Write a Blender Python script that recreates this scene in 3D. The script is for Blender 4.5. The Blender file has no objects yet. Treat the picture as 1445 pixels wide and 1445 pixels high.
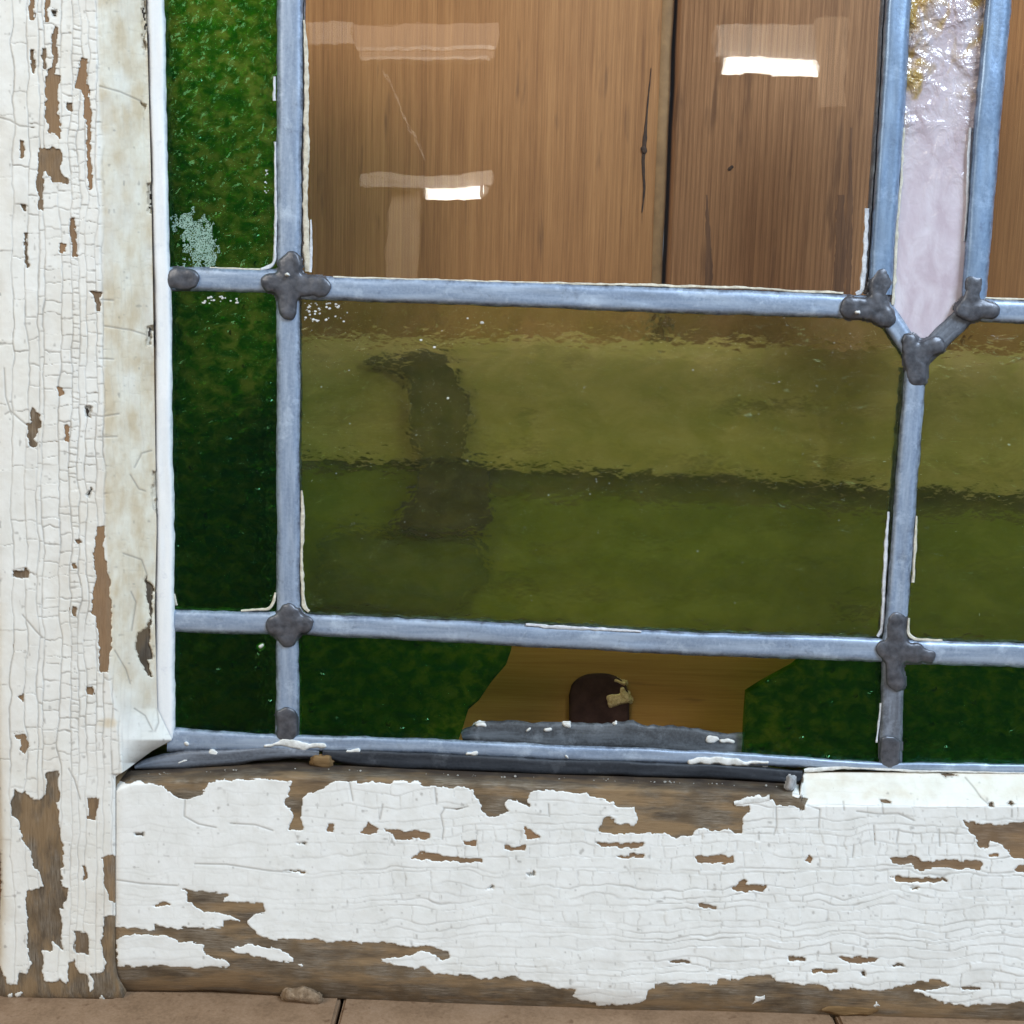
import bpy, math, random
import numpy as np
from mathutils import Vector, Matrix

random.seed(7)
RNG = np.random.default_rng(11)
sc = bpy.context.scene
COL = sc.collection

# ------------------------------------------------------------------ camera
F = 1.2 * 1445.0                       # focal length in photo pixels
PX = 0.000175                          # one photo pixel on the sash, metres
DIST = F * PX
TILT, ROLL = math.radians(8.7), math.radians(1.5)
CZ = 0.180
cam_data = bpy.data.cameras.new("camera")
cam = bpy.data.objects.new("camera", cam_data)
COL.objects.link(cam)
cam_data.sensor_width = 36.0
cam_data.lens = 36.0 * 1.2
cam_data.clip_start = 0.01
cam_data.clip_end = 100.0
fwd = Vector((0, math.cos(TILT), -math.sin(TILT)))
rt0 = Vector((1, 0, 0))
up0 = rt0.cross(fwd)
rt = (rt0 * math.cos(ROLL) + up0 * math.sin(ROLL)).normalized()
upv = rt.cross(fwd).normalized()
CAM = Vector((0, -DIST, CZ))
m3 = Matrix((rt, upv, -fwd)).transposed()
cam.matrix_world = Matrix.Translation(CAM) @ m3.to_4x4()
sc.camera = cam

# ------------------------------------------------------------------ world and lamps
world = bpy.data.worlds.new("World")
sc.world = world
world.use_nodes = True
bg = world.node_tree.nodes["Background"]
bg.inputs[0].default_value = (0.74, 0.85, 1.0, 1)
bg.inputs[1].default_value = 0.24


def area(name, loc, target, size, power, color, size_y=None):
    d = bpy.data.lights.new(name, 'AREA')
    d.energy = power
    d.color = color
    d.size = size
    if size_y:
        d.shape = 'RECTANGLE'
        d.size_y = size_y
    o = bpy.data.objects.new(name, d)
    COL.objects.link(o)
    o.location = loc
    o.rotation_euler = (Vector(target) - Vector(loc)).to_track_quat('-Z', 'Y').to_euler()
    return o


area("daylight_lamp", (0.75, -0.80, 1.05), (0.05, 0, 0.12), 0.55, 26.0, (0.68, 0.83, 1.0))
area("room_lamp", (-0.70, -0.75, 0.75), (-0.05, 0, 0.15), 0.6, 7.5, (1.0, 0.91, 0.77))

area("post_fill_lamp", (0.1, -3.6, 1.6), (0.0, -5.0, 0.9), 0.8, 140.0, (1.0, 0.92, 0.84))  # unseen lamp added to brighten the mirrored posts and housings

sc.view_settings.view_transform = 'Standard'
sc.view_settings.look = 'None'
sc.view_settings.exposure = 0.0
sc.view_settings.gamma = 1.0
sc.render.resolution_x = sc.render.resolution_y = 1024
sc.cycles.max_bounces = 14
sc.cycles.transparent_max_bounces = 24
sc.cycles.transmission_bounces = 10
sc.cycles.sample_clamp_indirect = 6.0

# ------------------------------------------------------------------ geometry helpers
R_, U_, F_, C_ = (np.array(v) for v in (rt, upv, fwd, CAM))


def at(px, py, Y):
    """sight line of photo pixel (px, py) met at depth Y (metres behind the glass face)"""
    px, py, Y = np.broadcast_arrays(np.asarray(px, float), np.asarray(py, float), np.asarray(Y, float))
    a = (px - 722.5) / F
    b = -(py - 722.5) / F
    d = a[..., None] * R_ + b[..., None] * U_ + F_
    t = (Y - C_[1]) / d[..., 1]
    return C_ + d * t[..., None]


def hash2(ix, iy, seed):
    n = (ix.astype(np.int64) * 374761393 + iy.astype(np.int64) * 668265263 + seed * 974634721) & 0x7fffffff
    n = ((n ^ (n >> 13)) * 1274126177) & 0x7fffffff
    n = ((n ^ (n >> 15)) * 739982445) & 0x7fffffff
    return ((n ^ (n >> 12)) & 0xffffff) / float(0xffffff)


def vnoise(x, y, seed=0):
    ix, iy = np.floor(x), np.floor(y)
    fx, fy = x - ix, y - iy
    fx = fx * fx * (3 - 2 * fx)
    fy = fy * fy * (3 - 2 * fy)
    a, b = hash2(ix, iy, seed), hash2(ix + 1, iy, seed)
    c, d = hash2(ix, iy + 1, seed), hash2(ix + 1, iy + 1, seed)
    return (a * (1 - fx) + b * fx) * (1 - fy) + (c * (1 - fx) + d * fx) * fy


def fbm(x, y, seed=0, octv=3):
    s, amp, tot = 0.0, 1.0, 0.0
    for k in range(octv):
        s = s + amp * vnoise(x * 2 ** k, y * 2 ** k, seed + 17 * k)
        tot += amp
        amp *= 0.5
    return s / tot - 0.5


def sdist(U, V, poly, pad=14.0):
    """signed distance (px) to polygon, negative inside; far away = pad"""
    P = np.array(poly, float)
    out = np.full(U.shape, pad)
    x0, y0 = P.min(0) - pad
    x1, y1 = P.max(0) + pad
    sel = (U > x0) & (U < x1) & (V > y0) & (V < y1)
    if not sel.any():
        return out
    u, v = U[sel], V[sel]
    d2 = np.full(u.shape, 1e9)
    ins = np.zeros(u.shape, bool)
    n = len(P)
    for i in range(n):
        ax, ay = P[i]
        bx, by = P[(i + 1) % n]
        ex, ey = bx - ax, by - ay
        L = ex * ex + ey * ey + 1e-9
        t = np.clip(((u - ax) * ex + (v - ay) * ey) / L, 0, 1)
        d2 = np.minimum(d2, (u - ax - t * ex) ** 2 + (v - ay - t * ey) ** 2)
        if ay != by:
            c = ((ay > v) != (by > v)) & (u < (bx - ax) * (v - ay) / (by - ay) + ax)
            ins ^= c
    d = np.sqrt(d2)
    out[sel] = np.minimum(np.where(ins, -d, d), pad)
    return out


ROOT_LOC = np.array([0.0, 0.0, 0.0])


def raw_mesh(name, verts, faces, mat, parent=None, smooth=True, attrs=None, origin=None, quads=None):
    """one mesh object; verts in world coordinates"""
    org = np.zeros(3) if origin is None else np.asarray(origin, float)
    me = bpy.data.meshes.new(name)
    verts = np.asarray(verts, float) - org
    if quads is not None:
        nq = len(quads)
        me.vertices.add(len(verts))
        me.vertices.foreach_set("co", verts.astype(np.float32).ravel())
        me.loops.add(nq * 4)
        me.loops.foreach_set("vertex_index", np.asarray(quads, np.int32).ravel())
        me.polygons.add(nq)
        me.polygons.foreach_set("loop_start", np.arange(0, nq * 4, 4, dtype=np.int32))
        me.update(calc_edges=True)
    else:
        me.from_pydata([tuple(v) for v in verts], [], faces)
        me.update()
    me.polygons.foreach_set("use_smooth", np.full(len(me.polygons), smooth))
    for k, arr in (attrs or {}).items():
        a = me.attributes.new(k, 'FLOAT', 'POINT')
        a.data.foreach_set("value", np.asarray(arr, np.float32).ravel())
    me.materials.append(mat)
    o = bpy.data.objects.new(name, me)
    COL.objects.link(o)
    if parent is not None:
        o.parent = parent
    return o


def grid(name, U, V, Y, mat, parent, attrs=None, keep=None, skirt=None):
    """height field given on photo-pixel coordinates; optional skirt back to depth `skirt`"""
    h, w = U.shape
    P = at(U, V, Y).reshape(-1, 3)
    idx = np.arange(h * w).reshape(h, w)
    q = np.stack([idx[:-1, :-1], idx[1:, :-1], idx[1:, 1:], idx[:-1, 1:]], -1)
    q = q.reshape(-1, 4) if keep is None else q[keep]
    at2 = {k: np.asarray(a).ravel() for k, a in (attrs or {}).items()}
    if skirt is not None:
        loop = np.concatenate([idx[:, 0], idx[-1, 1:], idx[::-1, -1][1:], idx[0, ::-1][1:-1]])
        B = P[loop].copy()
        B[:, 1] = skirt
        nb = len(P)
        n = len(loop)
        nxt = np.roll(np.arange(n), -1)
        sk = np.stack([loop, nb + np.arange(n), nb + nxt, loop[nxt]], -1)
        P = np.concatenate([P, B])
        q = np.concatenate([q, sk])
        at2 = {k: np.concatenate([a, a[loop]]) for k, a in at2.items()}
    else:
        used = np.unique(q)
        remap = np.full(len(P), -1)
        remap[used] = np.arange(len(used))
        P = P[used]
        q = remap[q]
        at2 = {k: a[used] for k, a in at2.items()}
    return raw_mesh(name, P, None, mat, parent, True, at2, quads=q, origin=ROOT_LOC)


def came(name, pts, mat, parent, Y0=-0.0003, crown=0.0013, jit=0.8, step=7.0, flat=0.6, seed=0, wvar=0.03, leaf=False):
    """H-came face: pts = (px, py, width px) along the centre line; domed section"""
    P = np.array(pts, float)
    seg = np.hypot(*(P[1:, :2] - P[:-1, :2]).T)
    s = np.concatenate([[0], np.cumsum(seg)])
    n = max(3, int(s[-1] / step))
    t = np.linspace(0, s[-1], n + 1)
    x = np.interp(t, s, P[:, 0])
    y = np.interp(t, s, P[:, 1])
    w = np.interp(t, s, P[:, 2])
    k = np.ones(5) / 5
    if n > 12:
        for arr in (x, y, w):
            pad = np.concatenate([[arr[0]] * 2, arr, [arr[-1]] * 2])
            arr[2:-2] = np.convolve(pad, k, 'valid')[2:-2]
    tx, ty = np.gradient(x), np.gradient(y)
    ln = np.hypot(tx, ty)
    nx, ny = -ty / ln, tx / ln
    x = x + nx * fbm(t / 60, t * 0 + seed, seed, 2) * jit * 2.5
    y = y + ny * fbm(t / 60, t * 0 + seed, seed, 2) * jit * 2.5
    a = np.linspace(-1, 1, 13)
    prof = (1 - np.abs(a) ** 4.5) ** flat
    half = w[:, None] / 2 * (1 + wvar * 2 * fbm(t[:, None] / 9, a[None] * 0.9 + seed * 3.1, seed + 31, 3)) + fbm(t[:, None] / 14, a[None] * 3 + seed, seed + 5, 2) * jit * 2 * (np.abs(a)[None] > .9)
    Ux = x[:, None] + nx[:, None] * a[None] * half
    Vy = y[:, None] + ny[:, None] * a[None] * half
    dent = fbm(t[:, None] / 70, a[None] * 0.8 + seed, seed + 9, 2)
    Yy = Y0 - crown * prof[None] * (1 + 0.30 * dent)
    A = np.broadcast_to(a[None], Ux.shape)
    T = np.broadcast_to(t[:, None], Ux.shape)
    V = at(Ux, Vy, Yy)
    back = at(Ux[:, [0, -1]], Vy[:, [0, -1]], Y0 + 0.0012)
    V = np.concatenate([back[:, :1], V, back[:, 1:]], 1)
    A = np.concatenate([A[:, :1], A, A[:, -1:]], 1)
    T = np.concatenate([T[:, :1], T, T[:, -1:]], 1)
    h, wd = A.shape
    idx = np.arange(h * wd).reshape(h, wd)
    q = np.stack([idx[:-1, :-1], idx[:-1, 1:], idx[1:, 1:], idx[1:, :-1]], -1).reshape(-1, 4)
    # orientation towards the viewer
    p = V.reshape(-1, 3)
    c = q[len(q) // 2]
    nrm = np.cross(p[c[1]] - p[c[0]], p[c[3]] - p[c[0]])
    if nrm[1] > 0:
        q = q[:, ::-1]
    if leaf:
        # the back leaf of the H section, behind the panes
        pb = p.copy()
        pb[:, 1] = 0.0030 - pb[:, 1]
        q = np.concatenate([q, q[:, ::-1] + len(p)])
        p = np.concatenate([p, pb])
        A = np.concatenate([A, A])
        T = np.concatenate([T, T])
    return raw_mesh(name, p, None, mat, parent, True, {"across": A, "along": T * 0.01 + seed}, quads=q, origin=ROOT_LOC)


def dome(name, caps, mat, parent, Yb=-0.0014, height=0.0016, res=1.6, rough=1.6, seed=0, soft=7.0, lift=0.0004, bumpy=0.35, kk=5.0, plateau=1.0):
    """lump made of blended capsules (x0,y0,x1,y1,r) in photo pixels"""
    c = np.array(caps, float)
    x0, y0 = (np.minimum(c[:, [0, 1]], c[:, [2, 3]]) - c[:, 4:5]).min(0) - 5
    x1, y1 = (np.maximum(c[:, [0, 1]], c[:, [2, 3]]) + c[:, 4:5]).max(0) + 5
    U, V = np.meshgrid(np.arange(x0, x1, res), np.arange(y0, y1, res))
    wu = U + rough * 2 * fbm(U / 13, V / 13, seed + 3, 2)
    wv = V + rough * 2 * fbm(U / 13, V / 13, seed + 8, 2)
    D = np.full(U.shape, 60.0)
    rm = float(c[:, 4].max())
    for ax, ay, bx, by, r in caps:
        ex, ey = bx - ax, by - ay
        L = ex * ex + ey * ey + 1e-9
        t = np.clip(((wu - ax) * ex + (wv - ay) * ey) / L, 0, 1)
        d = np.hypot(wu - ax - t * ex, wv - ay - t * ey) - r
        h_ = np.clip(0.5 + 0.5 * (D - d) / kk, 0, 1)
        D = D * (1 - h_) + d * h_ - kk * h_ * (1 - h_)
    x_ = np.clip(-D / (rm * plateau), 0, 1)
    H = np.sqrt(np.clip(1 - (1 - x_) ** 2, 0, 1))
    edge = np.clip(0.5 - D / 2.2, 0, 1)
    Y = Yb - (height * H + lift) * edge + (1 - edge) * 0.0010 - height * bumpy * fbm(U / 14, V / 14, seed, 3) * edge
    keep = (D[:-1, :-1] < 3) & (D[1:, 1:] < 3) & (D[1:, :-1] < 3) & (D[:-1, 1:] < 3)
    return grid(name, U, V, Y, mat, parent, keep=keep)


def slab(name, poly, Yf, Yb, mat, parent, smooth=False, origin=None):
    """flat sheet with real thickness between depths Yf and Yb, outline in photo pixels at Yf"""
    P = np.array(poly, float)
    f = at(P[:, 0], P[:, 1], Yf)
    b = f.copy()
    b[:, 1] = Yb
    n = len(P)
    area2 = np.sum(P[:, 0] * np.roll(P[:, 1], -1) - np.roll(P[:, 0], -1) * P[:, 1])
    order = list(range(n)) if area2 < 0 else list(range(n))[::-1]
    faces = [tuple(order), tuple(n + i for i in reversed(order))]
    for k in range(n):
        i, j = order[k], order[(k + 1) % n]
        faces.append((j, i, n + i, n + j))
    return raw_mesh(name, np.concatenate([f, b]), faces, mat, parent, smooth,
                    origin=ROOT_LOC if origin is None else origin)


def box_mesh(name, lo, hi, mat, parent=None, bevel=0.0, origin=None):
    import bmesh
    bm = bmesh.new()
    bmesh.ops.create_cube(bm, size=1.0)
    lo, hi = np.array(lo, float), np.array(hi, float)
    org = np.zeros(3) if origin is None else np.asarray(origin)
    for v in bm.verts:
        v.co = Vector((lo + hi) / 2 + (hi - lo) * np.array(v.co) - org)
    if bevel:
        bmesh.ops.bevel(bm, geom=bm.edges[:], offset=bevel, segments=2, affect='EDGES')
    me = bpy.data.meshes.new(name)
    bm.to_mesh(me)
    bm.free()
    me.materials.append(mat)
    o = bpy.data.objects.new(name, me)
    COL.objects.link(o)
    if parent:
        o.parent = parent
    return o


def empty(name, loc=(0, 0, 0)):
    o = bpy.data.objects.new(name, None)
    o.empty_display_size = 0.02
    o.location = loc
    COL.objects.link(o)
    return o


# ------------------------------------------------------------------ materials
class NT:
    def __init__(self, name):
        self.m = bpy.data.materials.new(name)
        self.m.use_nodes = True
        self.t = self.m.node_tree
        self.t.nodes.clear()
        self.out = self.t.nodes.new("ShaderNodeOutputMaterial")

    def n(self, typ, **kw):
        o = self.t.nodes.new(typ)
        for k, v in kw.items():
            if k.startswith("i_"):
                o.inputs[k[2:].replace("_", " ")].default_value = v
            else:
                setattr(o, k, v)
        return o

    def l(self, a, b):
        self.t.links.new(a, b)

    def coord(self, scale=(1, 1, 1), loc=(0, 0, 0)):
        tc = self.n("ShaderNodeTexCoord")
        mp = self.n("ShaderNodeMapping")
        mp.inputs["Scale"].default_value = scale
        mp.inputs["Location"].default_value = loc
        self.l(tc.outputs["Object"], mp.inputs["Vector"])
        return mp.outputs[0]

    def noise(self, vec, scale, detail=3, rough=0.55, dist=0.0):
        o = self.n("ShaderNodeTexNoise")
        o.inputs["Scale"].default_value = scale
        o.inputs["Detail"].default_value = detail
        o.inputs["Roughness"].default_value = rough
        o.inputs["Distortion"].default_value = dist
        self.l(vec, o.inputs["Vector"])
        return o.outputs["Fac"]

    def ramp(self, fac, stops, interp='LINEAR'):
        o = self.n("ShaderNodeValToRGB")
        cr = o.color_ramp
        cr.interpolation = interp
        while len(cr.elements) > 1:
            cr.elements.remove(cr.elements[-1])
        for i, (p, c) in enumerate(stops):
            e = cr.elements[0] if i == 0 else cr.elements.new(p)
            e.position = p
            e.color = (*c, 1) if len(c) == 3 else c
        self.l(fac, o.inputs[0])
        return o.outputs[0]

    def mix(self, fac, a, b, mode='MIX'):
        o = self.n("ShaderNodeMix", data_type='RGBA', blend_type=mode)
        for s, v in ((0, fac), (6, a), (7, b)):
            if isinstance(v, (int, float)):
                o.inputs[s].default_value = v
            elif isinstance(v, tuple):
                o.inputs[s].default_value = (*v, 1)
            else:
                self.l(v, o.inputs[s])
        return o.outputs[2]

    def math(self, op, a, b=None, clamp=False):
        o = self.n("ShaderNodeMath", operation=op, use_clamp=clamp)
        for s, v in ((0, a), (1, b)):
            if v is None:
                continue
            if isinstance(v, (int, float)):
                o.inputs[s].default_value = v
            else:
                self.l(v, o.inputs[s])
        return o.outputs[0]

    def attr(self, name):
        return self.n("ShaderNodeAttribute", attribute_name=name).outputs["Fac"]

    def bump(self, h, dist, strength=1.0, normal=None):
        o = self.n("ShaderNodeBump")
        o.inputs["Strength"].default_value = strength
        o.inputs["Distance"].default_value = dist
        self.l(h, o.inputs["Height"])
        if normal is not None:
            self.l(normal, o.inputs["Normal"])
        return o.outputs[0]

    def principled(self, color, rough=0.5, metal=0.0, normal=None, spec=0.5):
        p = self.n("ShaderNodeBsdfPrincipled")
        for k, v in (("Base Color", color), ("Roughness", rough), ("Metallic", metal), ("Specular IOR Level", spec)):
            if isinstance(v, (int, float)):
                p.inputs[k].default_value = v
            elif isinstance(v, tuple):
                p.inputs[k].default_value = (*v, 1)
            else:
                self.l(v, p.inputs[k])
        if normal is not None:
            self.l(normal, p.inputs["Normal"])
        self.l(p.outputs[0], self.out.inputs[0])
        return p


def mat_paint(name, white=(0.80, 0.80, 0.765), vertical=True):
    t = NT(name)
    c = t.coord()
    n1 = t.noise(c, 160, 4)
    n2 = t.noise(c, 900, 3)
    base = t.mix(t.ramp(n1, [(0.42, (0, 0, 0)), (0.75, (1, 1, 1))]), white, (0.72, 0.715, 0.67))
    base = t.mix(t.math('MULTIPLY', t.ramp(n2, [(0.55, (0, 0, 0)), (0.8, (1, 1, 1))]), 0.25), base, (0.60, 0.58, 0.52))
    cream = t.mix(t.noise(t.coord((1, 1, 0.35)), 420, 4), (0.66, 0.57, 0.42), (0.50, 0.39, 0.24))
    cream = t.mix(t.ramp(t.noise(t.coord((1, 1, .5), (3, 1, 0)), 240, 4, 0.6), [(0.35, (0, 0, 0)), (0.65, (1, 1, 1))]), cream, (0.73, 0.68, 0.56))
    base = t.mix(t.attr("cream"), base, cream)
    base = t.mix(t.attr("grime"), base, (0.20, 0.18, 0.155))
    nb = t.bump(t.noise(c, 2600, 3), 0.00004, 0.5)
    t.principled(base, 0.48, 0, nb, 0.35)
    return t.m


def mat_barewood(name, axis):
    t = NT(name)
    s = (1, 1, 0.06) if axis == 'z' else (0.06, 1, 1)
    g = t.noise(t.coord(s), 3200, 6, 0.78)
    b = t.noise(t.coord(), 180, 4)
    grey = t.ramp(g, [(0.34, (0.045, 0.037, 0.027)), (0.48, (0.16, 0.130, 0.094)), (0.58, (0.24, 0.205, 0.158)), (0.7, (0.32, 0.285, 0.235))])
    grey = t.mix(t.ramp(b, [(0.4, (0, 0, 0)), (0.65, (1, 1, 1))]), grey, t.mix(g, (0.085, 0.06, 0.036), (0.17, 0.125, 0.075)))
    tan = t.mix(g, (0.19, 0.105, 0.05), (0.35, 0.22, 0.125))
    blot = t.noise(t.coord((1, 1, 0.35) if axis == 'z' else (0.3, 1, 1), (7, 3, 1)), 300, 4, 0.65)
    grey = t.mix(t.ramp(blot, [(0.50, (0, 0, 0)), (0.68, (0.8, 0.8, 0.8))]), grey, (0.055, 0.043, 0.030))
    blot2 = t.noise(t.coord((1, 1, 0.35) if axis == 'z' else (0.22, 1, 1), (1, 9, 4)), 210, 4, 0.6)
    grey = t.mix(t.ramp(blot2, [(0.46, (0, 0, 0)), (0.6, (0.85, 0.85, 0.85))]), grey, t.mix(g, (0.17, 0.105, 0.048), (0.36, 0.25, 0.14)))
    col = t.mix(t.attr("tone"), grey, tan)
    col = t.mix(t.attr("dark"), col, (0.030, 0.022, 0.020))
    t.principled(col, 0.8, 0, t.bump(g, 0.00015, 0.8), 0.2)
    return t.m


def mat_lead(name, base, oxide, dark, ox=0.5, rough=0.42, metal=0.35):
    t = NT(name)
    comb = t.n("ShaderNodeCombineXYZ")
    t.l(t.attr("across"), comb.inputs[0])
    t.l(t.math('MULTIPLY', t.attr("along"), 1.0), comb.inputs[1])
    v = comb.outputs[0]
    mp = t.n("ShaderNodeMapping")
    mp.inputs["Scale"].default_value = (0.8, 0.5, 1)
    t.l(v, mp.inputs[0])
    n1 = t.noise(mp.outputs[0], 1.7, 4, 0.6)
    n2 = t.noise(t.coord(), 1300, 4, 0.6)
    n3 = t.noise(t.coord(loc=(2, 5, 1)), 330, 4, 0.65)
    col = t.mix(t.ramp(n1, [(0.5 - 0.14 * ox, (0, 0, 0)), (0.66, (0.7, 0.7, 0.7))]), base, oxide)
    col = t.mix(t.ramp(n3, [(0.60, (0, 0, 0)), (0.80, (0.6, 0.6, 0.6))]), col, dark)
    e = t.math('ABSOLUTE', t.attr("across"))
    ef = t.math('MULTIPLY', t.ramp(e, [(0.60, (0, 0, 0)), (0.95, (1, 1, 1))]), t.ramp(n3, [(0.38, (0, 0, 0)), (0.6, (1, 1, 1))]))
    col = t.mix(t.math('MULTIPLY', ef, 0.95), col, dark)
    bl = t.noise(t.coord(loc=(9, 2, 6)), 170, 5, 0.7)
    col = t.mix(t.ramp(bl, [(0.55, (0, 0, 0)), (0.74, (0.75, 0.75, 0.75))]), col, tuple(min(0.85, x * 1.25 + 0.05) for x in oxide))
    col = t.mix(t.math('MULTIPLY', t.ramp(n2, [(0.4, (0, 0, 0)), (0.7, (1, 1, 1))]), 0.35), col, oxide)
    r = t.math('ADD', t.math('MULTIPLY', n2, 0.2), rough - 0.1)
    t.principled(col, r, metal, t.bump(n2, 0.00006, 0.6), 0.5)
    return t.m


def mat_simple(name, c1, c2, scale, rough=0.6, metal=0.0, bump=0.0001, spec=0.4, stretch=(1, 1, 1)):
    t = NT(name)
    n = t.noise(t.coord(stretch), scale, 4, 0.62)
    col = t.mix(t.ramp(n, [(0.3, (0, 0, 0)), (0.7, (1, 1, 1))]), c1, c2)
    t.principled(col, rough, metal, t.bump(n, bump, 0.7), spec)
    return t.m


def mat_board(name, stops, axis, fine=2600, seed=0.0, rings=0.0):
    t = NT(name)
    s = (1, 1, 0.018) if axis == 'z' else (0.018, 1, 1)
    s2 = (1, 1, 0.10) if axis == 'z' else (0.10, 1, 1)
    off = (seed, seed * 0.7, seed * 1.3)
    g = t.noise(t.coord(s, off), fine, 5, 0.75)
    m = t.noise(t.coord(s, off), fine * 0.16, 3, 0.55)
    b = t.noise(t.coord(s2, off), 90, 3)
    f = t.math('ADD', t.math('MULTIPLY', g, 0.46), t.math('ADD', t.math('MULTIPLY', m, 0.30), t.math('MULTIPLY', b, 0.24)))
    col = t.ramp(f, stops)
    st = t.noise(t.coord((1, 1, 0.12) if axis == 'z' else (0.12, 1, 1), (seed + 4, 1, 2)), 260, 3)
    col = t.mix(t.math('MULTIPLY', t.ramp(st, [(0.62, (0, 0, 0)), (0.72, (1, 1, 1))]), 0.55), col, (0.085, 0.040, 0.020))
    if rings:
        wv = t.n("ShaderNodeTexWave", wave_type='BANDS', bands_direction='X', wave_profile='SAW')
        for k_, v_ in (("Scale", 230.0), ("Distortion", 9.0), ("Detail", 3.0), ("Detail Scale", 0.35)):
            wv.inputs[k_].default_value = v_
        t.l(t.coord((1, 1, 0.025), off), wv.inputs["Vector"])
        ln = t.ramp(wv.outputs["Fac"], [(0.45, (0, 0, 0)), (0.95, (1, 1, 1))])
        col = t.mix(t.math('MULTIPLY', ln, rings), col, (0.14, 0.062, 0.024))
    t.principled(col, 0.62, 0, t.bump(f, 0.0002, 0.5), 0.25)
    return t.m


def mat_glass(name, tint, bscale, bdist, mixT=0.0, rough=0.0, bstr=1.0, stretch=(1, 1, 1), ior=1.45, second=None, refl=1.0, mottle=0.0, mscale=330, gcol=None, dimples=0.0):
    """coloured sheet glass: Fresnel reflection over tinted, rippled transmission"""
    t = NT(name)
    c = t.coord(stretch)
    h = t.noise(c, bscale, 2, 0.5, 0.3)
    nrm = t.bump(h, bdist, bstr)
    if second:
        nrm = t.bump(t.noise(t.coord(second[3]), second[0], 3, 0.55), second[1], second[2], nrm)
    if dimples:
        # scattered seeds and hammer dimples of the rolled sheet
        vo = t.n("ShaderNodeTexVoronoi", feature='F1')
        vo.inputs["Scale"].default_value = 300
        t.l(t.coord((1, 0.4, 1)), vo.inputs["Vector"])
        sel = t.n("ShaderNodeSeparateColor")
        t.l(vo.outputs["Color"], sel.inputs[0])
        on = t.math('GREATER_THAN', sel.outputs[0], 0.78)
        pit = t.ramp(vo.outputs["Distance"], [(0.05, (1, 1, 1)), (0.30, (0, 0, 0))], 'EASE')
        nrm = t.bump(t.math('MULTIPLY', pit, on), dimples, 1.0, nrm)
    fr = t.n("ShaderNodeFresnel")
    geo = t.n("ShaderNodeNewGeometry")
    # sheet glass: both faces reflect alike (no total reflection inside a parallel sheet)
    t.l(t.math('ADD', ior, t.math('MULTIPLY', geo.outputs["Backfacing"], 1.0 / ior - ior)), fr.inputs[0])
    gl = t.n("ShaderNodeBsdfGlossy")
    gl.inputs["Roughness"].default_value = max(rough * 0.5, 0.0)
    t.l(nrm, gl.inputs["Normal"])
    if gcol:
        gl.inputs[0].default_value = (*gcol, 1)
    tr = t.n("ShaderNodeBsdfTransparent")
    mot = None
    if mottle:
        # rolled sheet of uneven thickness: thick spots absorb more
        mot = t.ramp(t.noise(t.coord((1, 1, 1.3)), mscale, 4, 0.62, 0.5), [(0.40, (0, 0, 0)), (0.60, (1, 1, 1))])
    colv = t.mix(t.noise(t.coord(), 120, 3), tint, tuple(x * 0.95 for x in tint))
    if mot is not None:
        colv = t.mix(mot, tuple(x ** (1 + 1.2 * mottle) for x in tint), tuple(x ** (1 - 0.35 * mottle) for x in tint))
    t.l(colv, tr.inputs[0])
    trans = tr.outputs[0]
    if mixT < 1.0:
        rf = t.n("ShaderNodeBsdfRefraction")
        rf.inputs["Roughness"].default_value = rough
        rf.inputs["IOR"].default_value = ior
        t.l(colv, rf.inputs[0])
        t.l(nrm, rf.inputs["Normal"])
        mx = t.n("ShaderNodeMixShader")
        mx.inputs[0].default_value = mixT
        t.l(rf.outputs[0], mx.inputs[1])
        t.l(tr.outputs[0], mx.inputs[2])
        trans = mx.outputs[0]
    m2 = t.n("ShaderNodeMixShader")
    t.l(t.math('MULTIPLY', fr.outputs[0], refl, True), m2.inputs[0])
    t.l(trans, m2.inputs[1])
    t.l(gl.outputs[0], m2.inputs[2])
    t.l(m2.outputs[0], t.out.inputs[0])
    return t.m


def mat_emit(name, col, s):
    t = NT(name)
    e = t.n("ShaderNodeEmission")
    e.inputs[0].default_value = (*col, 1)
    e.inputs[1].default_value = s
    t.l(e.outputs[0], t.out.inputs[0])
    return t.m


M_PAINT = mat_paint("white_paint")
M_WOODZ = mat_barewood("bare_wood_upright", 'z')
M_WOODX = mat_barewood("bare_wood_level", 'x')
M_LEAD = mat_lead("lead", (0.245, 0.315, 0.43), (0.45, 0.54, 0.66), (0.075, 0.085, 0.115))
M_LEADB = mat_lead("lead_blue", (0.215, 0.315, 0.47), (0.34, 0.47, 0.64), (0.10, 0.13, 0.21), 0.3, 0.34, 0.45)
M_LEADW = mat_lead("lead_whitened", (0.72, 0.74, 0.75), (0.82, 0.83, 0.82), (0.45, 0.48, 0.54), 0.9, 0.5, 0.0)
M_LEADG = mat_lead("lead_grey", (0.10, 0.11, 0.13), (0.24, 0.27, 0.32), (0.045, 0.05, 0.06), 0.4, 0.55, 0.2)
M_LEADD = mat_lead("lead_dark", (0.022, 0.026, 0.033), (0.055, 0.062, 0.075), (0.015, 0.017, 0.02), 0.3, 0.55, 0.2)
M_LEADF = mat_lead("lead_torn", (0.055, 0.060, 0.066), (0.16, 0.18, 0.20), (0.020, 0.022, 0.024), 0.4, 0.6, 0.15)
M_SOLDER = mat_simple("solder", (0.055, 0.058, 0.068), (0.15, 0.155, 0.175), 420, 0.40, 0.45, 0.00016, 0.5)
M_PUTTY = mat_simple("putty", (0.42, 0.38, 0.29), (0.74, 0.70, 0.58), 700, 0.8, 0, 0.0002, 0.3)
M_PUTTYW = mat_simple("putty_white", (0.42, 0.44, 0.47), (0.74, 0.76, 0.79), 700, 0.7, 0, 0.0002, 0.3)
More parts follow.
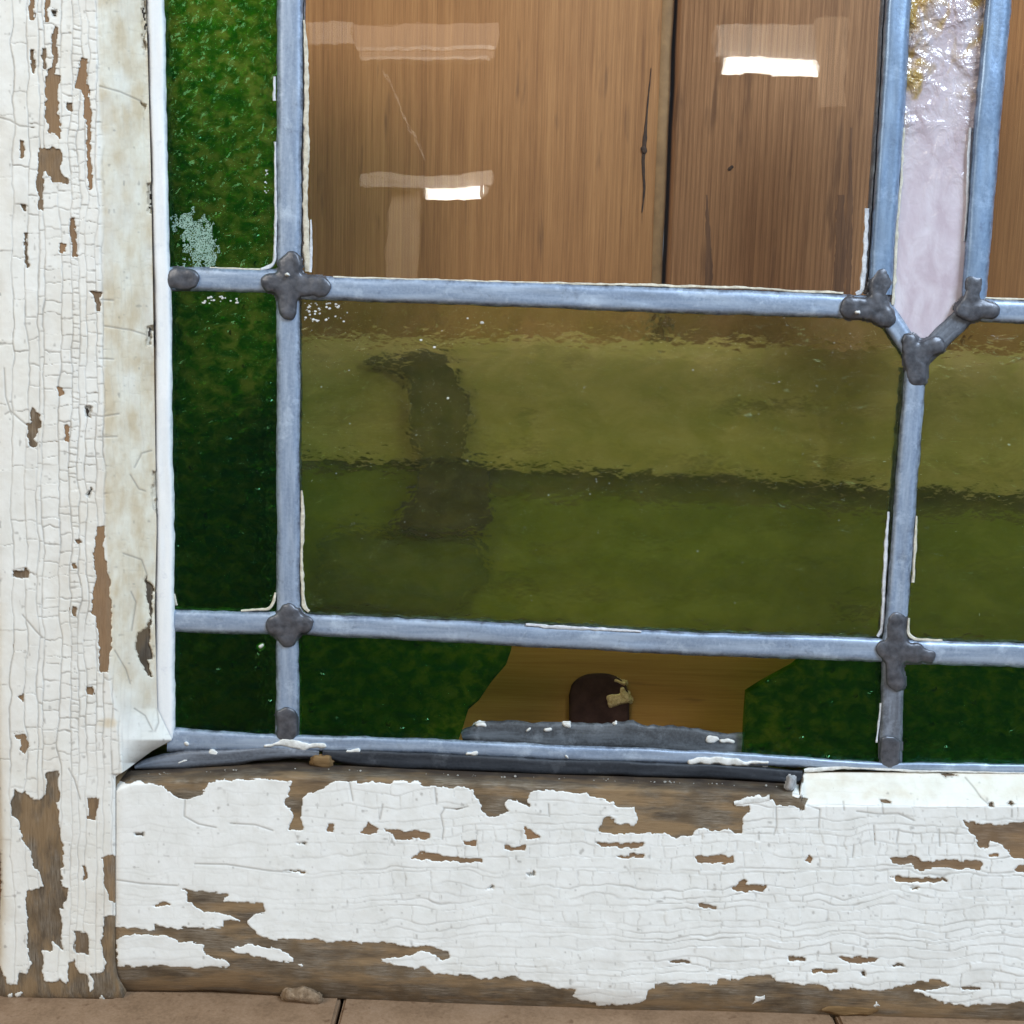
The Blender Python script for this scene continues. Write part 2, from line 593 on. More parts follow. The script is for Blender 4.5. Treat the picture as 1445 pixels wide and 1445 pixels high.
M_WHITE = mat_simple("white_drip", (0.50, 0.49, 0.45), (0.80, 0.80, 0.77), 600, 0.6, 0, 0.0001, 0.4)
M_MUD = mat_simple("dried_clay", (0.13, 0.085, 0.05), (0.34, 0.25, 0.165), 600, 0.85, 0, 0.0006, 0.2)
M_SPLINT = mat_simple("splinter_wood", (0.13, 0.075, 0.03), (0.25, 0.155, 0.07), 900, 0.75, 0, 0.0003, 0.2, (0.15, 1, 1))

M_GREEN = mat_glass("green_glass", (0.40, 0.71, 0.21), 330, 0.00065, 0.38, 0.05, 1.0, mottle=1.0, mscale=240,
                    second=(900, 0.00012, 1.0, (1, 1, 1)), gcol=(0.35, 1.0, 0.50), dimples=0.0005, refl=0.9)
M_OLIVE = mat_glass("olive_glass", (0.785, 0.86, 0.66), 270, 0.00085, 0.10, 0.05, 1.0, (0.7, 1, 1), mottle=0.30, mscale=90,
                    second=(900, 0.00016, 1.0, (0.7, 1, 1)))
M_CLEAR = mat_glass("clear_glass", (0.97, 0.965, 0.95), 22, 0.00009, 1.0, 0.008, 1.0, (1, 1, 0.6), second=(75, 0.000018, 1.0, (1, 1, 0.5)))


def mat_pink():
    t = NT("opal_glass")
    c = t.coord((1, 1, 0.55))
    n = t.noise(c, 150, 4, 0.6, 0.6)
    n2 = t.noise(t.coord((1, 1, 0.7), (4, 2, 7)), 230, 3, 0.5, 0.8)
    pink = t.mix(t.ramp(n, [(0.35, (0, 0, 0)), (0.65, (1, 1, 1))]), (0.52, 0.44, 0.49), (0.66, 0.61, 0.66))
    pink = t.mix(t.math('MULTIPLY', t.attr("amber"), 0.6, True), pink, (0.33, 0.27, 0.25))
    # amber swirl strongest towards the pane's upper left
    amber = t.mix(n2, (0.36, 0.19, 0.035), (0.46, 0.34, 0.13))
    fa = t.attr("amber")
    ff = t.math('ADD', fa, t.math('MULTIPLY', t.math('SUBTRACT', n2, 0.5), 1.6))
    col = t.mix(t.ramp(ff, [(0.44, (0, 0, 0)), (0.86, (1, 1, 1))]), pink, amber)
    hz = t.noise(t.coord((1, 1, 0.8)), 300, 2, 0.5, 0.8)
    h2 = t.noise(t.coord((1, 1, 1), (1, 5, 3)), 1100, 2, 0.5)
    clus = t.ramp(t.noise(t.coord((1, 1, 1), (3, 3, 9)), 110, 2, 0.5), [(0.40, (0.12, 0.12, 0.12)), (0.62, (1, 1, 1))])
    amt = t.math('ADD', t.math('MULTIPLY', t.math('MULTIPLY', fa, clus), 1.35), 0.06)
    hh = t.math('MULTIPLY', t.math('ADD', hz, t.math('MULTIPLY', h2, 0.22)), amt)
    p = t.principled(col, 0.07, 0, t.bump(hh, 0.0026, 1.0), 0.8)
    p.inputs["Subsurface Weight"].default_value = 0.25
    p.inputs["Subsurface Radius"].default_value = (0.004, 0.003, 0.003)
    return t.m


M_PINK = mat_pink()

# ------------------------------------------------------------------ setting: floor, board wall
FLOOR_Z = float(at(80, 1411, -0.0105)[2])
wood_stops_a = [(0.32, (0.17, 0.068, 0.022)), (0.46, (0.33, 0.150, 0.050)), (0.56, (0.43, 0.208, 0.074)), (0.70, (0.53, 0.28, 0.11))]
wood_stops_b = [(0.34, (0.14, 0.062, 0.026)), (0.47, (0.28, 0.140, 0.062)), (0.56, (0.38, 0.200, 0.092)), (0.70, (0.46, 0.26, 0.13))]
M_PLANK_A = mat_board("cedar_a", wood_stops_a, 'z', 2600, 0.0, 0.16)
M_PLANK_B = mat_board("cedar_b", wood_stops_b, 'z', 4200, 2.3, 0.42)
M_OCHRE = mat_board("ochre_pine", [(0.3, (0.18, 0.085, 0.018)), (0.5, (0.31, 0.155, 0.034)), (0.7, (0.40, 0.215, 0.058))], 'x', 2200, 1.1)
M_PALE = mat_board("standin_pale", [(0.3, (0.40, 0.235, 0.10)), (0.5, (0.60, 0.365, 0.165)), (0.7, (0.72, 0.46, 0.23))], 'x', 1500, 3.7)
M_FLOOR = mat_board("floor_timber", [(0.3, (0.13, 0.080, 0.046)), (0.5, (0.25, 0.160, 0.096)), (0.7, (0.34, 0.23, 0.15))], 'z', 900, 5.1)
M_SHAPE_DARK = mat_simple("shape_dark", (0.08, 0.046, 0.022), (0.15, 0.09, 0.042), 300, 0.6)
M_SUB = mat_simple("dark_subfloor", (0.010, 0.008, 0.006), (0.02, 0.015, 0.012), 60, 0.9)

wall = empty("wall", (0, 0.045, FLOOR_Z))
wall["kind"] = "structure"
wall["label"] = "upright cedar boards of the wall standing behind the sash"
WY = 0.045


def upright_plank(xt0, xb0, xt1, xb1, mat, Yf, ragged=0, seed=0):
    """plank between two edge lines given at photo rows 0 and 400, rising from the floor"""
    zt, zb = 0.62, FLOOR_Z
    rows = 60
    a0, b0 = at(xt0, 0, Yf), at(xb0, 400, Yf)
    a1, b1 = at(xt1, 0, Yf), at(xb1, 400, Yf)
    z = np.linspace(zb, zt, rows)
    xl = a0[0] + (b0[0] - a0[0]) * (z - a0[2]) / (b0[2] - a0[2])
    xr = a1[0] + (b1[0] - a1[0]) * (z - a1[2]) / (b1[2] - a1[2])
    xl = xl + 0.0005 * fbm(z * 90, z * 0, seed, 3)
    xr = xr + 0.0005 * fbm(z * 90, z * 0, seed + 4, 3)
    ch = 0.0012
    cols = [xl, xl + ch * 0.3, xl + ch, xr - ch, xr - ch * 0.3, xr]
    ys = [Yf + 0.012, Yf + ch * 0.8, Yf, Yf, Yf + ch * 0.8, Yf + 0.012]
    V = np.stack([np.stack([c, np.full(rows, y), z], -1) for c, y in zip(cols, ys)], 1).reshape(-1, 3)
    idx = np.arange(rows * 6).reshape(rows, 6)
    q = np.stack([idx[:-1, :-1], idx[:-1, 1:], idx[1:, 1:], idx[1:, :-1]], -1).reshape(-1, 4)
    return raw_mesh("plank", V, None, mat, wall, True, quads=q, origin=np.array(wall.location))


p1 = upright_plank(-620, -600, 385, 388, M_PLANK_B, WY, seed=1)
p2 = upright_plank(394, 396, 938, 922, M_PLANK_A, WY, seed=2)
p3 = upright_plank(958, 940, 1372, 1340, M_PLANK_B, WY - 0.0015, seed=3)
p4 = upright_plank(1378, 1345, 2050, 2000, M_PLANK_A, WY, seed=4)
p5 = upright_plank(925, 908, 954, 936, mat_simple("batten_wood", (0.22, 0.125, 0.05), (0.32, 0.19, 0.08), 300, 0.7), WY + 0.0008, seed=5)
p5.name = "batten"
# knots and drying splits, set into the boards
ROOT_LOC = np.array(wall.location)
M_KNOT = mat_simple("knot_wood", (0.020, 0.010, 0.006), (0.07, 0.035, 0.016), 900, 0.7)
M_STREAK = mat_simple("resin_streak", (0.11, 0.050, 0.022), (0.22, 0.11, 0.05), 1400, 0.6, stretch=(1, 1, 0.05))
came("split", [(918, 96, 1), (913, 160, 3), (909, 205, 6), (908, 240, 4), (909, 268, 3), (906, 300, 1)], M_KNOT, p2, Y0=WY + 0.00005, crown=0.00025, jit=0.8, step=3, wvar=0.5)
dome("knot", [(909, 209, 910, 213, 4.5)], M_KNOT, p2, Yb=WY - 0.00005, height=0.0003, seed=81, res=1.2, lift=0.0001)
dome("knot", [(1029, 238, 1033, 235, 3)], M_KNOT, p3, Yb=WY - 0.00155, height=0.0002, seed=82, res=1.0, lift=0.0001)
came("streak", [(996, 275, 2), (999, 330, 8), (1000, 385, 11), (1001, 420, 9)], M_STREAK, p3, Y0=WY - 0.00148, crown=0.00006, jit=1.0, step=4, wvar=0.6)
came("streak", [(1185, 275, 10), (1186, 330, 18), (1184, 430, 16)], M_STREAK, p3, Y0=WY - 0.00148, crown=0.00006, jit=1.0, step=4, wvar=0.6)
came("streak", [(1200, 180, 3), (1199, 300, 9), (1197, 420, 7)], M_STREAK, p3, Y0=WY - 0.00148, crown=0.00006, jit=1.0, step=4, wvar=0.6)


floor = empty("floor", (0, 0, FLOOR_Z))
floor["kind"] = "structure"
floor["label"] = "pinkish brown timber floor under the sash"
fx = float(at(478, 1410, -0.012)[0])
edges = [fx - 0.40, fx - 0.262, fx - 0.131, fx, fx + 0.128, fx + 0.257, fx + 0.388]
for i in range(6):
    lo = (edges[i] + 0.0005, -0.50, FLOOR_Z - 0.02)
    hi = (edges[i + 1] - 0.0005, 0.058, FLOOR_Z - 0.0002 * (i % 2))
    o = box_mesh("plank", lo, hi, M_FLOOR, floor, 0.0007, origin=np.array([0, 0, FLOOR_Z]))
box_mesh("subfloor", (edges[0], -0.5, FLOOR_Z - 0.03), (edges[-1], 0.07, FLOOR_Z - 0.0205), M_SUB, floor,
         origin=np.array([0, 0, FLOOR_Z]))


def thing(o, label, cat, group=None):
    o["label"] = label
    o["category"] = cat
    if group:
        o["group"] = group
    return o


# ------------------------------------------------------------------ board, peg and added reflection stand-ins between sash and wall
Yb1, Yb2 = 0.022, 0.026
ROOT_LOC = np.zeros(3)
standin_up = slab("timber_board", [(404, 477), (430, 478), (860, 480), (1250, 492), (1760, 520), (1760, 716), (1250, 686), (860, 664), (430, 644), (404, 643)],
            Yb1, Yb1 + 0.008, M_PALE, None)  # added to imitate the bright band reflected in the panes
thing(standin_up, "pale level board added behind the olive panes, imitating the bright reflection in their upper half", "board")
M_DRAB = mat_board("standin_drab", [(0.3, (0.16, 0.125, 0.018)), (0.5, (0.27, 0.215, 0.030)), (0.7, (0.35, 0.28, 0.045))], 'x', 900, 6.3)
standin_mid = slab("timber_board", [(404, 660), (430, 660), (600, 664), (690, 694), (780, 704), (860, 702), (1000, 714), (1100, 710), (1250, 726), (1400, 728), (1760, 748), (1760, 925), (1250, 905), (860, 892), (430, 874), (404, 873)],
             0.0242, 0.0250, M_DRAB, None)  # added to imitate the greener lower part of the reflection
thing(standin_mid, "drab olive level board added behind the olive panes, imitating the reflection in their lower half", "board")
standin_band = slab("standin_strip", [(404, 634), (430, 638), (860, 655), (1250, 676), (1760, 706), (1760, 756), (1250, 734), (860, 722), (690, 712), (600, 674), (430, 668), (404, 667)],
            0.0252, 0.030, mat_simple("band_colour", (0.13, 0.088, 0.018), (0.22, 0.15, 0.035), 140, 0.7, stretch=(0.2, 1, 1)), None)  # dark strip added for the shadowy band mirrored in the glass
thing(standin_band, "dark narrow strip added behind the olive panes, imitating their shadowy reflected band", "standin_band")
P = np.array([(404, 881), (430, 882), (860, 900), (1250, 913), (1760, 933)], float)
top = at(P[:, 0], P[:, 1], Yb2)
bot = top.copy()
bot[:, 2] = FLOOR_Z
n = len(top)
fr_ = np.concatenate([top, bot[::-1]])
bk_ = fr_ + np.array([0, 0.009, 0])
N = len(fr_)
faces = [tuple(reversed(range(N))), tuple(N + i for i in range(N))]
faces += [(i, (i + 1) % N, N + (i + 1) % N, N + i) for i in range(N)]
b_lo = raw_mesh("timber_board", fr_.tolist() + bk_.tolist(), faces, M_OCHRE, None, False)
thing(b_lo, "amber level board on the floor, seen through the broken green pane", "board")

# shape added behind the olive glass to imitate a dark reflected silhouette
blk = empty("silhouette_standin", at(620, 700, 0.012))
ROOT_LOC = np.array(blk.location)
M_SHAPE_BROWN = mat_simple("shape_brown", (0.15, 0.088, 0.035), (0.25, 0.15, 0.062), 160, 0.7)
slab("upright", [(583, 500), (600, 496), (626, 500), (640, 520), (656, 556), (661, 590), (654, 646), (630, 654), (596, 648), (580, 622), (577, 560)], 0.0165, 0.0215, M_SHAPE_BROWN, blk)
slab("cross_arm", [(512, 509), (545, 504), (582, 504), (585, 540), (566, 530), (540, 517), (515, 515)], 0.0175, 0.0210, M_SHAPE_BROWN, blk)
slab("foot", [(597, 652), (640, 646), (688, 656), (692, 735), (680, 748), (600, 752), (552, 748), (570, 716), (590, 690)], 0.0165, 0.0240, M_SHAPE_DARK, blk)
slab("wedge", [(452, 768), (500, 748), (560, 756), (640, 750), (676, 770), (690, 812), (655, 840), (640, 866), (450, 858)], 0.0205, 0.0242, mat_simple("shape_drab", (0.11, 0.092, 0.016), (0.21, 0.17, 0.028), 90, 0.7), blk)
thing(blk, "dark shape added behind the left olive pane, imitating a reflected silhouette", "standin_shape")

M_PEG = mat_simple("peg_brown_paint", (0.026, 0.011, 0.008), (0.060, 0.028, 0.020), 260, 0.7, 0, 0.0002, 0.2)
M_CHIP = mat_simple("peg_chip_wood", (0.35, 0.20, 0.06), (0.75, 0.58, 0.30), 1500, 0.8, 0, 0.0004, 0.2)
pg = empty("wooden_peg", at(845, 1010, 0.014))
ROOT_LOC = np.array(pg.location)
Ug, Vg = np.meshgrid(np.linspace(-1, 1, 25), np.linspace(0, 1, 30))
topv = 952 + 30 * (1 - np.sqrt(np.clip(1 - np.abs(Ug) ** 2.4, 0, 1)))
xx = 845.5 + Ug * 42.5
vv = topv + Vg * (1042 - topv)
yy = 0.0249 - 0.0006 * np.sqrt(np.clip(1 - Ug ** 6, 0, 1))
grid("peg_body", xx, vv, yy, M_PEG, pg, skirt=0.0258)
dome("chipped_patch", [(865, 990, 882, 986, 8), (879, 975, 884, 985, 5), (858, 988, 866, 992, 4)], M_CHIP, pg, Yb=0.0243, height=0.0004, rough=4, res=1.5, seed=4, lift=0.0003)
dome("chipped_patch", [(870, 960, 882, 964, 2.5)], M_CHIP, pg, Yb=0.0243, height=0.0003, rough=3, res=1.2, seed=6, lift=0.0003)
thing(pg, "dark brown painted round-topped peg with a chipped corner, in the broken pane's gap", "peg")

# ------------------------------------------------------------------ the leadlight sash
sash = empty("window_sash", (0.0, 0.0, FLOOR_Z))
thing(sash, "old leaded stained glass window sash with flaking white painted frame", "window")
ROOT_LOC = np.array(sash.location)

# --- peeled patches, photo pixels: (outline, tone 0 grey .. 1 tan, dark)
PEEL_STILE = []


def q(org, f, pts):
    return [(org[0] + x / f, org[1] + y / f) for x, y in pts]


f5 = 5.78
A0, A1, A2, A3, A4 = (0, 0), (0, 250), (0, 500), (0, 750), (0, 1000)
PS = PEEL_STILE.append
PS((q(A0, f5, [(440, 205), (465, 210), (468, 330), (460, 480), (455, 560), (440, 595), (495, 625), (490, 665), (465, 675), (460, 830), (480, 860), (470, 950), (485, 990), (490, 1120), (470, 1100), (420, 1080), (385, 1075), (400, 1040), (380, 960), (370, 850), (380, 780), (378, 640), (385, 605), (410, 570), (430, 540), (430, 330)]), .6, 0))
PS((q(A0, f5, [(665, 480), (705, 485), (715, 640), (720, 740), (735, 900), (740, 1015), (742, 1445), (718, 1445), (718, 1020), (700, 1000), (690, 780), (670, 725), (615, 720), (640, 620), (655, 540)]), 1, 0))
PS((q(A0, f5, [(238, -40), (277, -40), (277, 165), (246, 165)]), .8, 0))
PS((q(A0, f5, [(380, -40), (412, -40), (408, 50), (380, 80), (383, 170), (366, 170), (370, 60)]), .7, 0))
PS((q(A0, f5, [(252, 400), (278, 420), (288, 600), (262, 600)]), .6, .2))
PS((q(A0, f5, [(343, 395), (372, 400), (374, 580), (352, 570)]), .3, .1))
PS((q(A0, f5, [(163, 1150), (193, 1160), (193, 1295), (170, 1295)]), .7, .1))
PS((q(A0, f5, [(548, 840), (582, 840), (582, 905), (560, 900)]), .5, .1))
PS((q(A0, f5, [(420, 90), (460, 95), (455, 130), (430, 120)]), .1, .6))
PS(([(55, 208), (64, 211), (74, 208), (86, 214), (87, 232), (85, 235), (87, 247), (95, 251), (95, 258), (74, 258), (71, 250), (66, 240), (60, 243), (61, 297), (56, 296), (53, 250)], .35, 0))
PS(([(124, 250), (131, 250), (128, 268), (124, 266)], 1, 0))
PS(([(98, 309), (104, 308), (106, 328), (107.5, 347), (107.5, 363), (102.5, 363), (101, 343)], .9, .1))
PS(([(83, 343), (92, 344), (91, 356), (84, 355)], 1, 0))
PS(([(127, 410), (143, 412), (142, 438), (136.5, 438), (135, 421)], .5, .2))
PS(([(34, 330), (37.5, 330), (39.5, 378), (36, 378)], .3, .2))
PS(([(31, 289), (36, 289), (36, 298), (33, 298)], .2, .2))
for dk in ([(208, 257), (215, 257), (215, 302), (209, 300)], [(206, 461), (214, 460), (213, 487), (208, 487)],
           [(199, -10), (206, -10), (208, 42), (205, 48), (207, 69), (202, 67), (201, 35)], [(199, 143), (207, 147), (206, 157), (203, 152)],
           [(216, 664), (221, 665), (221.5, 708), (218, 723), (216, 715)]):
    PS((dk, 0, .9))
PS((q(A2, f5, [(270, 435), (285, 480), (330, 490), (335, 575), (300, 600), (305, 640), (275, 700), (310, 735), (300, 760), (255, 750), (230, 680), (240, 620), (220, 575), (250, 560), (245, 480)]), .2, 0))
PS(([(81, 547), (88.5, 548), (88.5, 556), (83.5, 557)], 1, 0))
PS(([(122, 574), (128, 575), (128.5, 588), (123, 589)], .1, .8))
PS(([(92, 601), (99, 602), (95.5, 611), (95.5, 624), (91.5, 619)], 1, 0))
PS(([(122, 699), (129, 690), (130.5, 693), (125, 701)], .1, .7))
PS((q(A3, f5, [(800, -35), (852, -35), (840, 100), (860, 250), (885, 400), (885, 520), (905, 600), (905, 960), (885, 1040), (885, 1155), (815, 1155), (805, 960), (800, 850), (790, 700), (755, 680), (765, 480), (780, 400), (770, 230), (780, 60)]), .75, 0))
PS((q(A3, f5, [(100, 325), (200, 320), (205, 290), (245, 310), (240, 385), (190, 385), (110, 365)]), .3, .2))
PS((q(A3, f5, [(600, 65), (645, 60), (675, 95), (620, 110)]), .8, .2))
PS((q(A3, f5, [(575, 265), (610, 260), (632, 312), (600, 315)]), .6, .1))
PS((q(A3, f5, [(590, 620), (620, 620), (620, 700), (600, 695)]), .6, .1))
PS((q(A3, f5, [(1190, 350), (1250, 460), (1235, 560), (1245, 660), (1235, 740), (1215, 790), (1215, 880), (1245, 960), (1250, 1040), (1205, 1050), (1235, 1180), (1215, 1180), (1160, 1090), (1110, 960), (1110, 850), (1180, 790), (1230, 700), (1195, 560), (1180, 440)]), 0, .55))
PS((q(A3, f5, [(700, 1270), (755, 1265), (762, 1332), (708, 1332)]), .7, .2))
PS((q(A3, f5, [(145, 1345), (182, 1338), (182, 1400)]), .7, .1))
PS((q(A4, f5, [(115, 210), (210, 210), (215, 270), (235, 300), (210, 380), (170, 330), (185, 265)]), .5, 0))
BIG = [(22, 1116), (31, 1121), (37, 1116), (42, 1128), (57, 1129), (65, 1121), (67, 1111), (65, 1090), (82, 1089), (80, 1111), (86, 1119), (85, 1130), (79, 1133), (82, 1147), (84, 1173), (86, 1189), (90, 1194), (89, 1221), (85, 1228), (86.5, 1251), (95, 1255), (93, 1269), (90, 1275), (92, 1283), (85, 1280), (83, 1285), (86.5, 1306), (85, 1323), (90, 1339), (74, 1328), (71, 1330), (73, 1340), (59, 1340), (60.5, 1361), (59, 1370), (62, 1385), (76, 1388), (85, 1382), (95, 1389), (99, 1358), (104, 1356), (111, 1373), (124.5, 1377), (124.5, 1400), (133, 1395), (133, 1386), (128, 1376), (147, 1372), (150, 1358), (146, 1350), (144, 1328), (148, 1294), (158, 1294), (170, 1296), (190, 1440), (-40, 1440), (-40, 1355), (0, 1365), (3, 1372), (10, 1392), (24, 1392), (26, 1371), (38, 1373), (45, 1361), (40, 1351), (38, 1330), (40, 1299), (37, 1271), (41, 1258), (60.5, 1252), (55, 1226), (47, 1224), (43, 1200), (35, 1190), (28, 1173), (26, 1156), (18, 1150), (16, 1135)]
PS((BIG, .12, .12))
PS(([(125, 1126), (139, 1127), (135, 1144), (135, 1156), (125, 1154)], .35, 0))
PS(([(143, 1208), (175, 1208), (175, 1276), (155, 1270), (147, 1250), (148, 1235)], .35, 0))
PS(([(116, 1221), (119, 1222), (122, 1240), (118, 1243)], .4, .2))
PS(([(105, 1313), (124, 1318), (124, 1346), (107, 1344)], .3, .15))
PS(([(-30, 1190), (2, 1205), (3, 1262), (0, 1270), (-30, 1270)], .5, .6))

PEEL_RAIL = []
PR = PEEL_RAIL.append
RT = [(150, 1106), (161, 1104), (202, 1102), (229, 1108), (236, 1117), (262, 1128), (285, 1121), (294, 1105), (308, 1101), (353, 1099), (405, 1100), (412, 1101), (409, 1117), (402, 1135), (412.5, 1144), (414, 1154), (407, 1171), (429, 1168), (423, 1150), (425, 1128), (436, 1119), (456, 1112), (472, 1102), (522, 1103), (549, 1104.5), (555, 1101), (590, 1102), (598, 1108), (646, 1110), (668, 1113.5), (670, 1124), (675, 1128), (679, 1142), (691, 1152), (704, 1149.5), (716.5, 1144), (709, 1137), (716.5, 1128), (729, 1128), (745, 1138), (746, 1116), (761.5, 1113), (806, 1118), (828, 1117), (833.5, 1124), (853, 1126), (871, 1137), (896.5, 1138), (900, 1164), (867, 1164), (866, 1156), (853, 1154), (843.5, 1174.5), (866, 1175.5), (910, 1175), (936, 1175), (947, 1180), (975.5, 1179), (979, 1171), (986, 1169), (1013, 1173), (1029.5, 1168), (1037, 1174), (1046.6, 1173), (1047.5, 1153), (1056.5, 1146), (1058, 1139), (1039, 1138), (1038, 1128), (1052, 1125), (1069, 1121), (1082, 1125), (1089, 1128), (1095, 1137), (1114, 1137), (1134, 1142), (1139, 1128), (1125, 1126), (1116, 1122), (1120, 1110), (1130, 1103), (1132, 1092), (1130, 1050), (120, 1050)]
PR((RT, .08, 0))
RB = [(140, 1310), (162, 1310), (190, 1310), (219, 1313), (220, 1304), (236, 1310), (250, 1313), (266, 1309), (315, 1310), (316, 1300), (341, 1299), (338, 1296), (305, 1286.5), (288, 1286.5), (272, 1276), (263.5, 1273), (263.5, 1259), (258, 1255), (308, 1261), (322, 1263), (313, 1273), (338, 1274), (371, 1275), (374, 1286.5), (355, 1292), (348, 1304.5), (366, 1321), (382, 1325), (416, 1327), (443, 1326), (463, 1331), (482, 1329), (524, 1332), (550, 1331), (578, 1338), (605, 1336), (633, 1343), (636, 1350), (622, 1353), (614, 1346), (594, 1343), (572, 1349), (550, 1352), (536, 1353), (538, 1358), (550, 1362), (564, 1364), (586, 1367), (597, 1364), (614, 1375), (669, 1378), (675, 1381), (694, 1382), (724, 1379), (766, 1390), (785, 1394.5), (811.6, 1396), (807, 1405.5), (817, 1411), (849, 1419), (882, 1419), (901.6, 1416.6), (911, 1410), (912.6, 1397), (925, 1394.5), (924, 1389), (945, 1388), (1011, 1391), (1014, 1384), (1045, 1383), (1056, 1377.5), (1090, 1379), (1101, 1388), (1160, 1391), (1170, 1398), (1218, 1396.5), (1256, 1398), (1267, 1393), (1290, 1388), (1294, 1385), (1327, 1384), (1338, 1391), (1318, 1394), (1290, 1396), (1288, 1401), (1310, 1407), (1328, 1414), (1332, 1419), (1370, 1419), (1445, 1417), (1760, 1425), (1760, 1520), (140, 1520)]
PR((RB, .12, 0))
for pts, tn, dk in (
        ([(463, 1163), (472, 1164), (472, 1173), (462, 1172)], .7, .1), ([(508, 1174), (520.5, 1162), (533, 1169), (529.5, 1175.6)], .6, 0),
        ([(544, 1171), (556.5, 1172), (605, 1175.6), (606, 1183), (558, 1184.6), (555, 1176.5)], .7, 0),
        ([(582, 1211.6), (592.5, 1203.5), (616, 1205), (634, 1210), (665, 1212), (679, 1214), (679, 1217), (650, 1216), (630, 1213.5)], .6, 0),
        ([(654.5, 1186), (673, 1184.6), (672.5, 1193), (657, 1191)], 1, 0), ([(714, 1193), (725.5, 1195.5), (741, 1194.5), (741, 1200), (716, 1199)], .8, .1),
        ([(741, 1169), (747, 1171), (761.5, 1181), (744.5, 1183)], 1, 0), ([(841, 1188), (866, 1191), (889, 1190), (908, 1188), (902, 1196), (848, 1193.6)], .7, .1),
        ([(870, 1209), (886, 1206), (909, 1206), (908, 1211)], .7, .1), ([(981, 1208), (1035, 1209), (1035, 1216), (1015, 1218), (984.5, 1217)], .6, 0),
        ([(1034, 1253), (1047.5, 1243), (1053, 1244), (1049, 1249), (1079, 1250), (1078, 1257.5), (1038.5, 1256.6)], .6, .1),
        ([(1136, 1214), (1143, 1207), (1147, 1212.5), (1143, 1217)], 1, .1), ([(989, 1275), (1009, 1278), (1008, 1282), (989, 1281)], .6, .1),
        ([(1360, 1158.5), (1388, 1164), (1445, 1162), (1600, 1165), (1600, 1225), (1445, 1211), (1428, 1207), (1424, 1200), (1406, 1187), (1394.6, 1185.5), (1392, 1196), (1381, 1196), (1379, 1180), (1372, 1176.5)], .45, 0),
        ([(1258, 1211.6), (1291, 1209), (1307, 1216), (1341.5, 1213.5), (1385.6, 1217), (1384, 1227), (1347, 1225), (1322, 1223), (1300, 1227), (1290, 1225), (1290, 1219), (1259, 1217)], .5, 0),
        ([(1257, 1236), (1291, 1238.6), (1304, 1239.5), (1322, 1238.6), (1339, 1244), (1309, 1245), (1278.6, 1245), (1264, 1243)], .5, .15),
        ([(1433, 1227), (1450, 1219), (1470, 1222), (1450, 1233)], .6, 0), ([(1285, 1253), (1296.6, 1252), (1293, 1256.5), (1287, 1256)], .3, .5),
        ([(1397, 1205), (1408, 1205), (1408, 1209), (1397, 1208.5)], .7, 0), ([(1241, 1128.5), (1257, 1131), (1257, 1135), (1242.6, 1133)], .5, .4),
        ([(1325, 1091.5), (1352, 1094), (1338, 1097.5)], .3, .4), ([(1183, 1349.5), (1199, 1350), (1232, 1353), (1243, 1353), (1230, 1358), (1199, 1358)], .7, .1),
        ([(1113, 1350.5), (1135, 1351.5), (1135, 1356), (1115.6, 1355)], .5, .3), ([(1147, 1367.5), (1180, 1369), (1180, 1373), (1147, 1373)], .5, .2),
        ([(1215, 1371), (1221, 1371), (1221, 1376), (1216, 1376)], .4, .5), ([(1358, 1393.5), (1383, 1393), (1383, 1396.5), (1360, 1397)], .3, .2),
        ([(745, 1234), (753.5, 1229), (755.5, 1232), (749, 1237)], 0, .9), ([(686, 1254.5), (696, 1249), (694, 1254)], .1, .7),
        ([(216, 1277), (229, 1270.5), (240, 1277.6)], .3, .1), ([(400, 1229), (431, 1229.5), (430, 1232.5)], .3, .3),
        ([(190, 1175), (203, 1175), (203, 1179), (192, 1179)], 0, .5), ([(420, 1188), (432, 1188), (431, 1192)], .1, .4),
        ([(1421, 1133), (1428, 1130), (1433, 1136), (1426, 1139)], .3, .6), ([(1396, 1134), (1402, 1132), (1405, 1138), (1399, 1140)], .3, .6),
        ([(945, 1355), (970, 1356), (975, 1360), (950, 1359)], .4, .2), ([(1261, 1362), (1275, 1361), (1276, 1364), (1262, 1365)], .3, .3)):
    PR((pts, tn, dk))
KEEP_RAIL = [[(164, 1325), (178, 1319), (195, 1317), (240, 1321), (250, 1327), (290, 1332), (291, 1347), (318, 1356), (324, 1362), (322, 1366), (165, 1364)],
             [(327, 1337), (355, 1332), (396, 1340), (416, 1351), (416, 1358), (385, 1357), (369, 1352), (330, 1346)],
             [(1058, 1418), (1066, 1405), (1079, 1404), (1079, 1410), (1070, 1414)], [(420, 1360), (428, 1359), (428, 1364), (422, 1364)],
             [(1230, 1421), (1237, 1411), (1243, 1421)]]
KEEP_STILE = [[(10, 1404), (15, 1400), (18, 1406), (12, 1409)], [(20, 1402), (29, 1396), (32, 1400), (24, 1408)], [(140, 1408), (146, 1404), (149, 1410), (143, 1414)]]


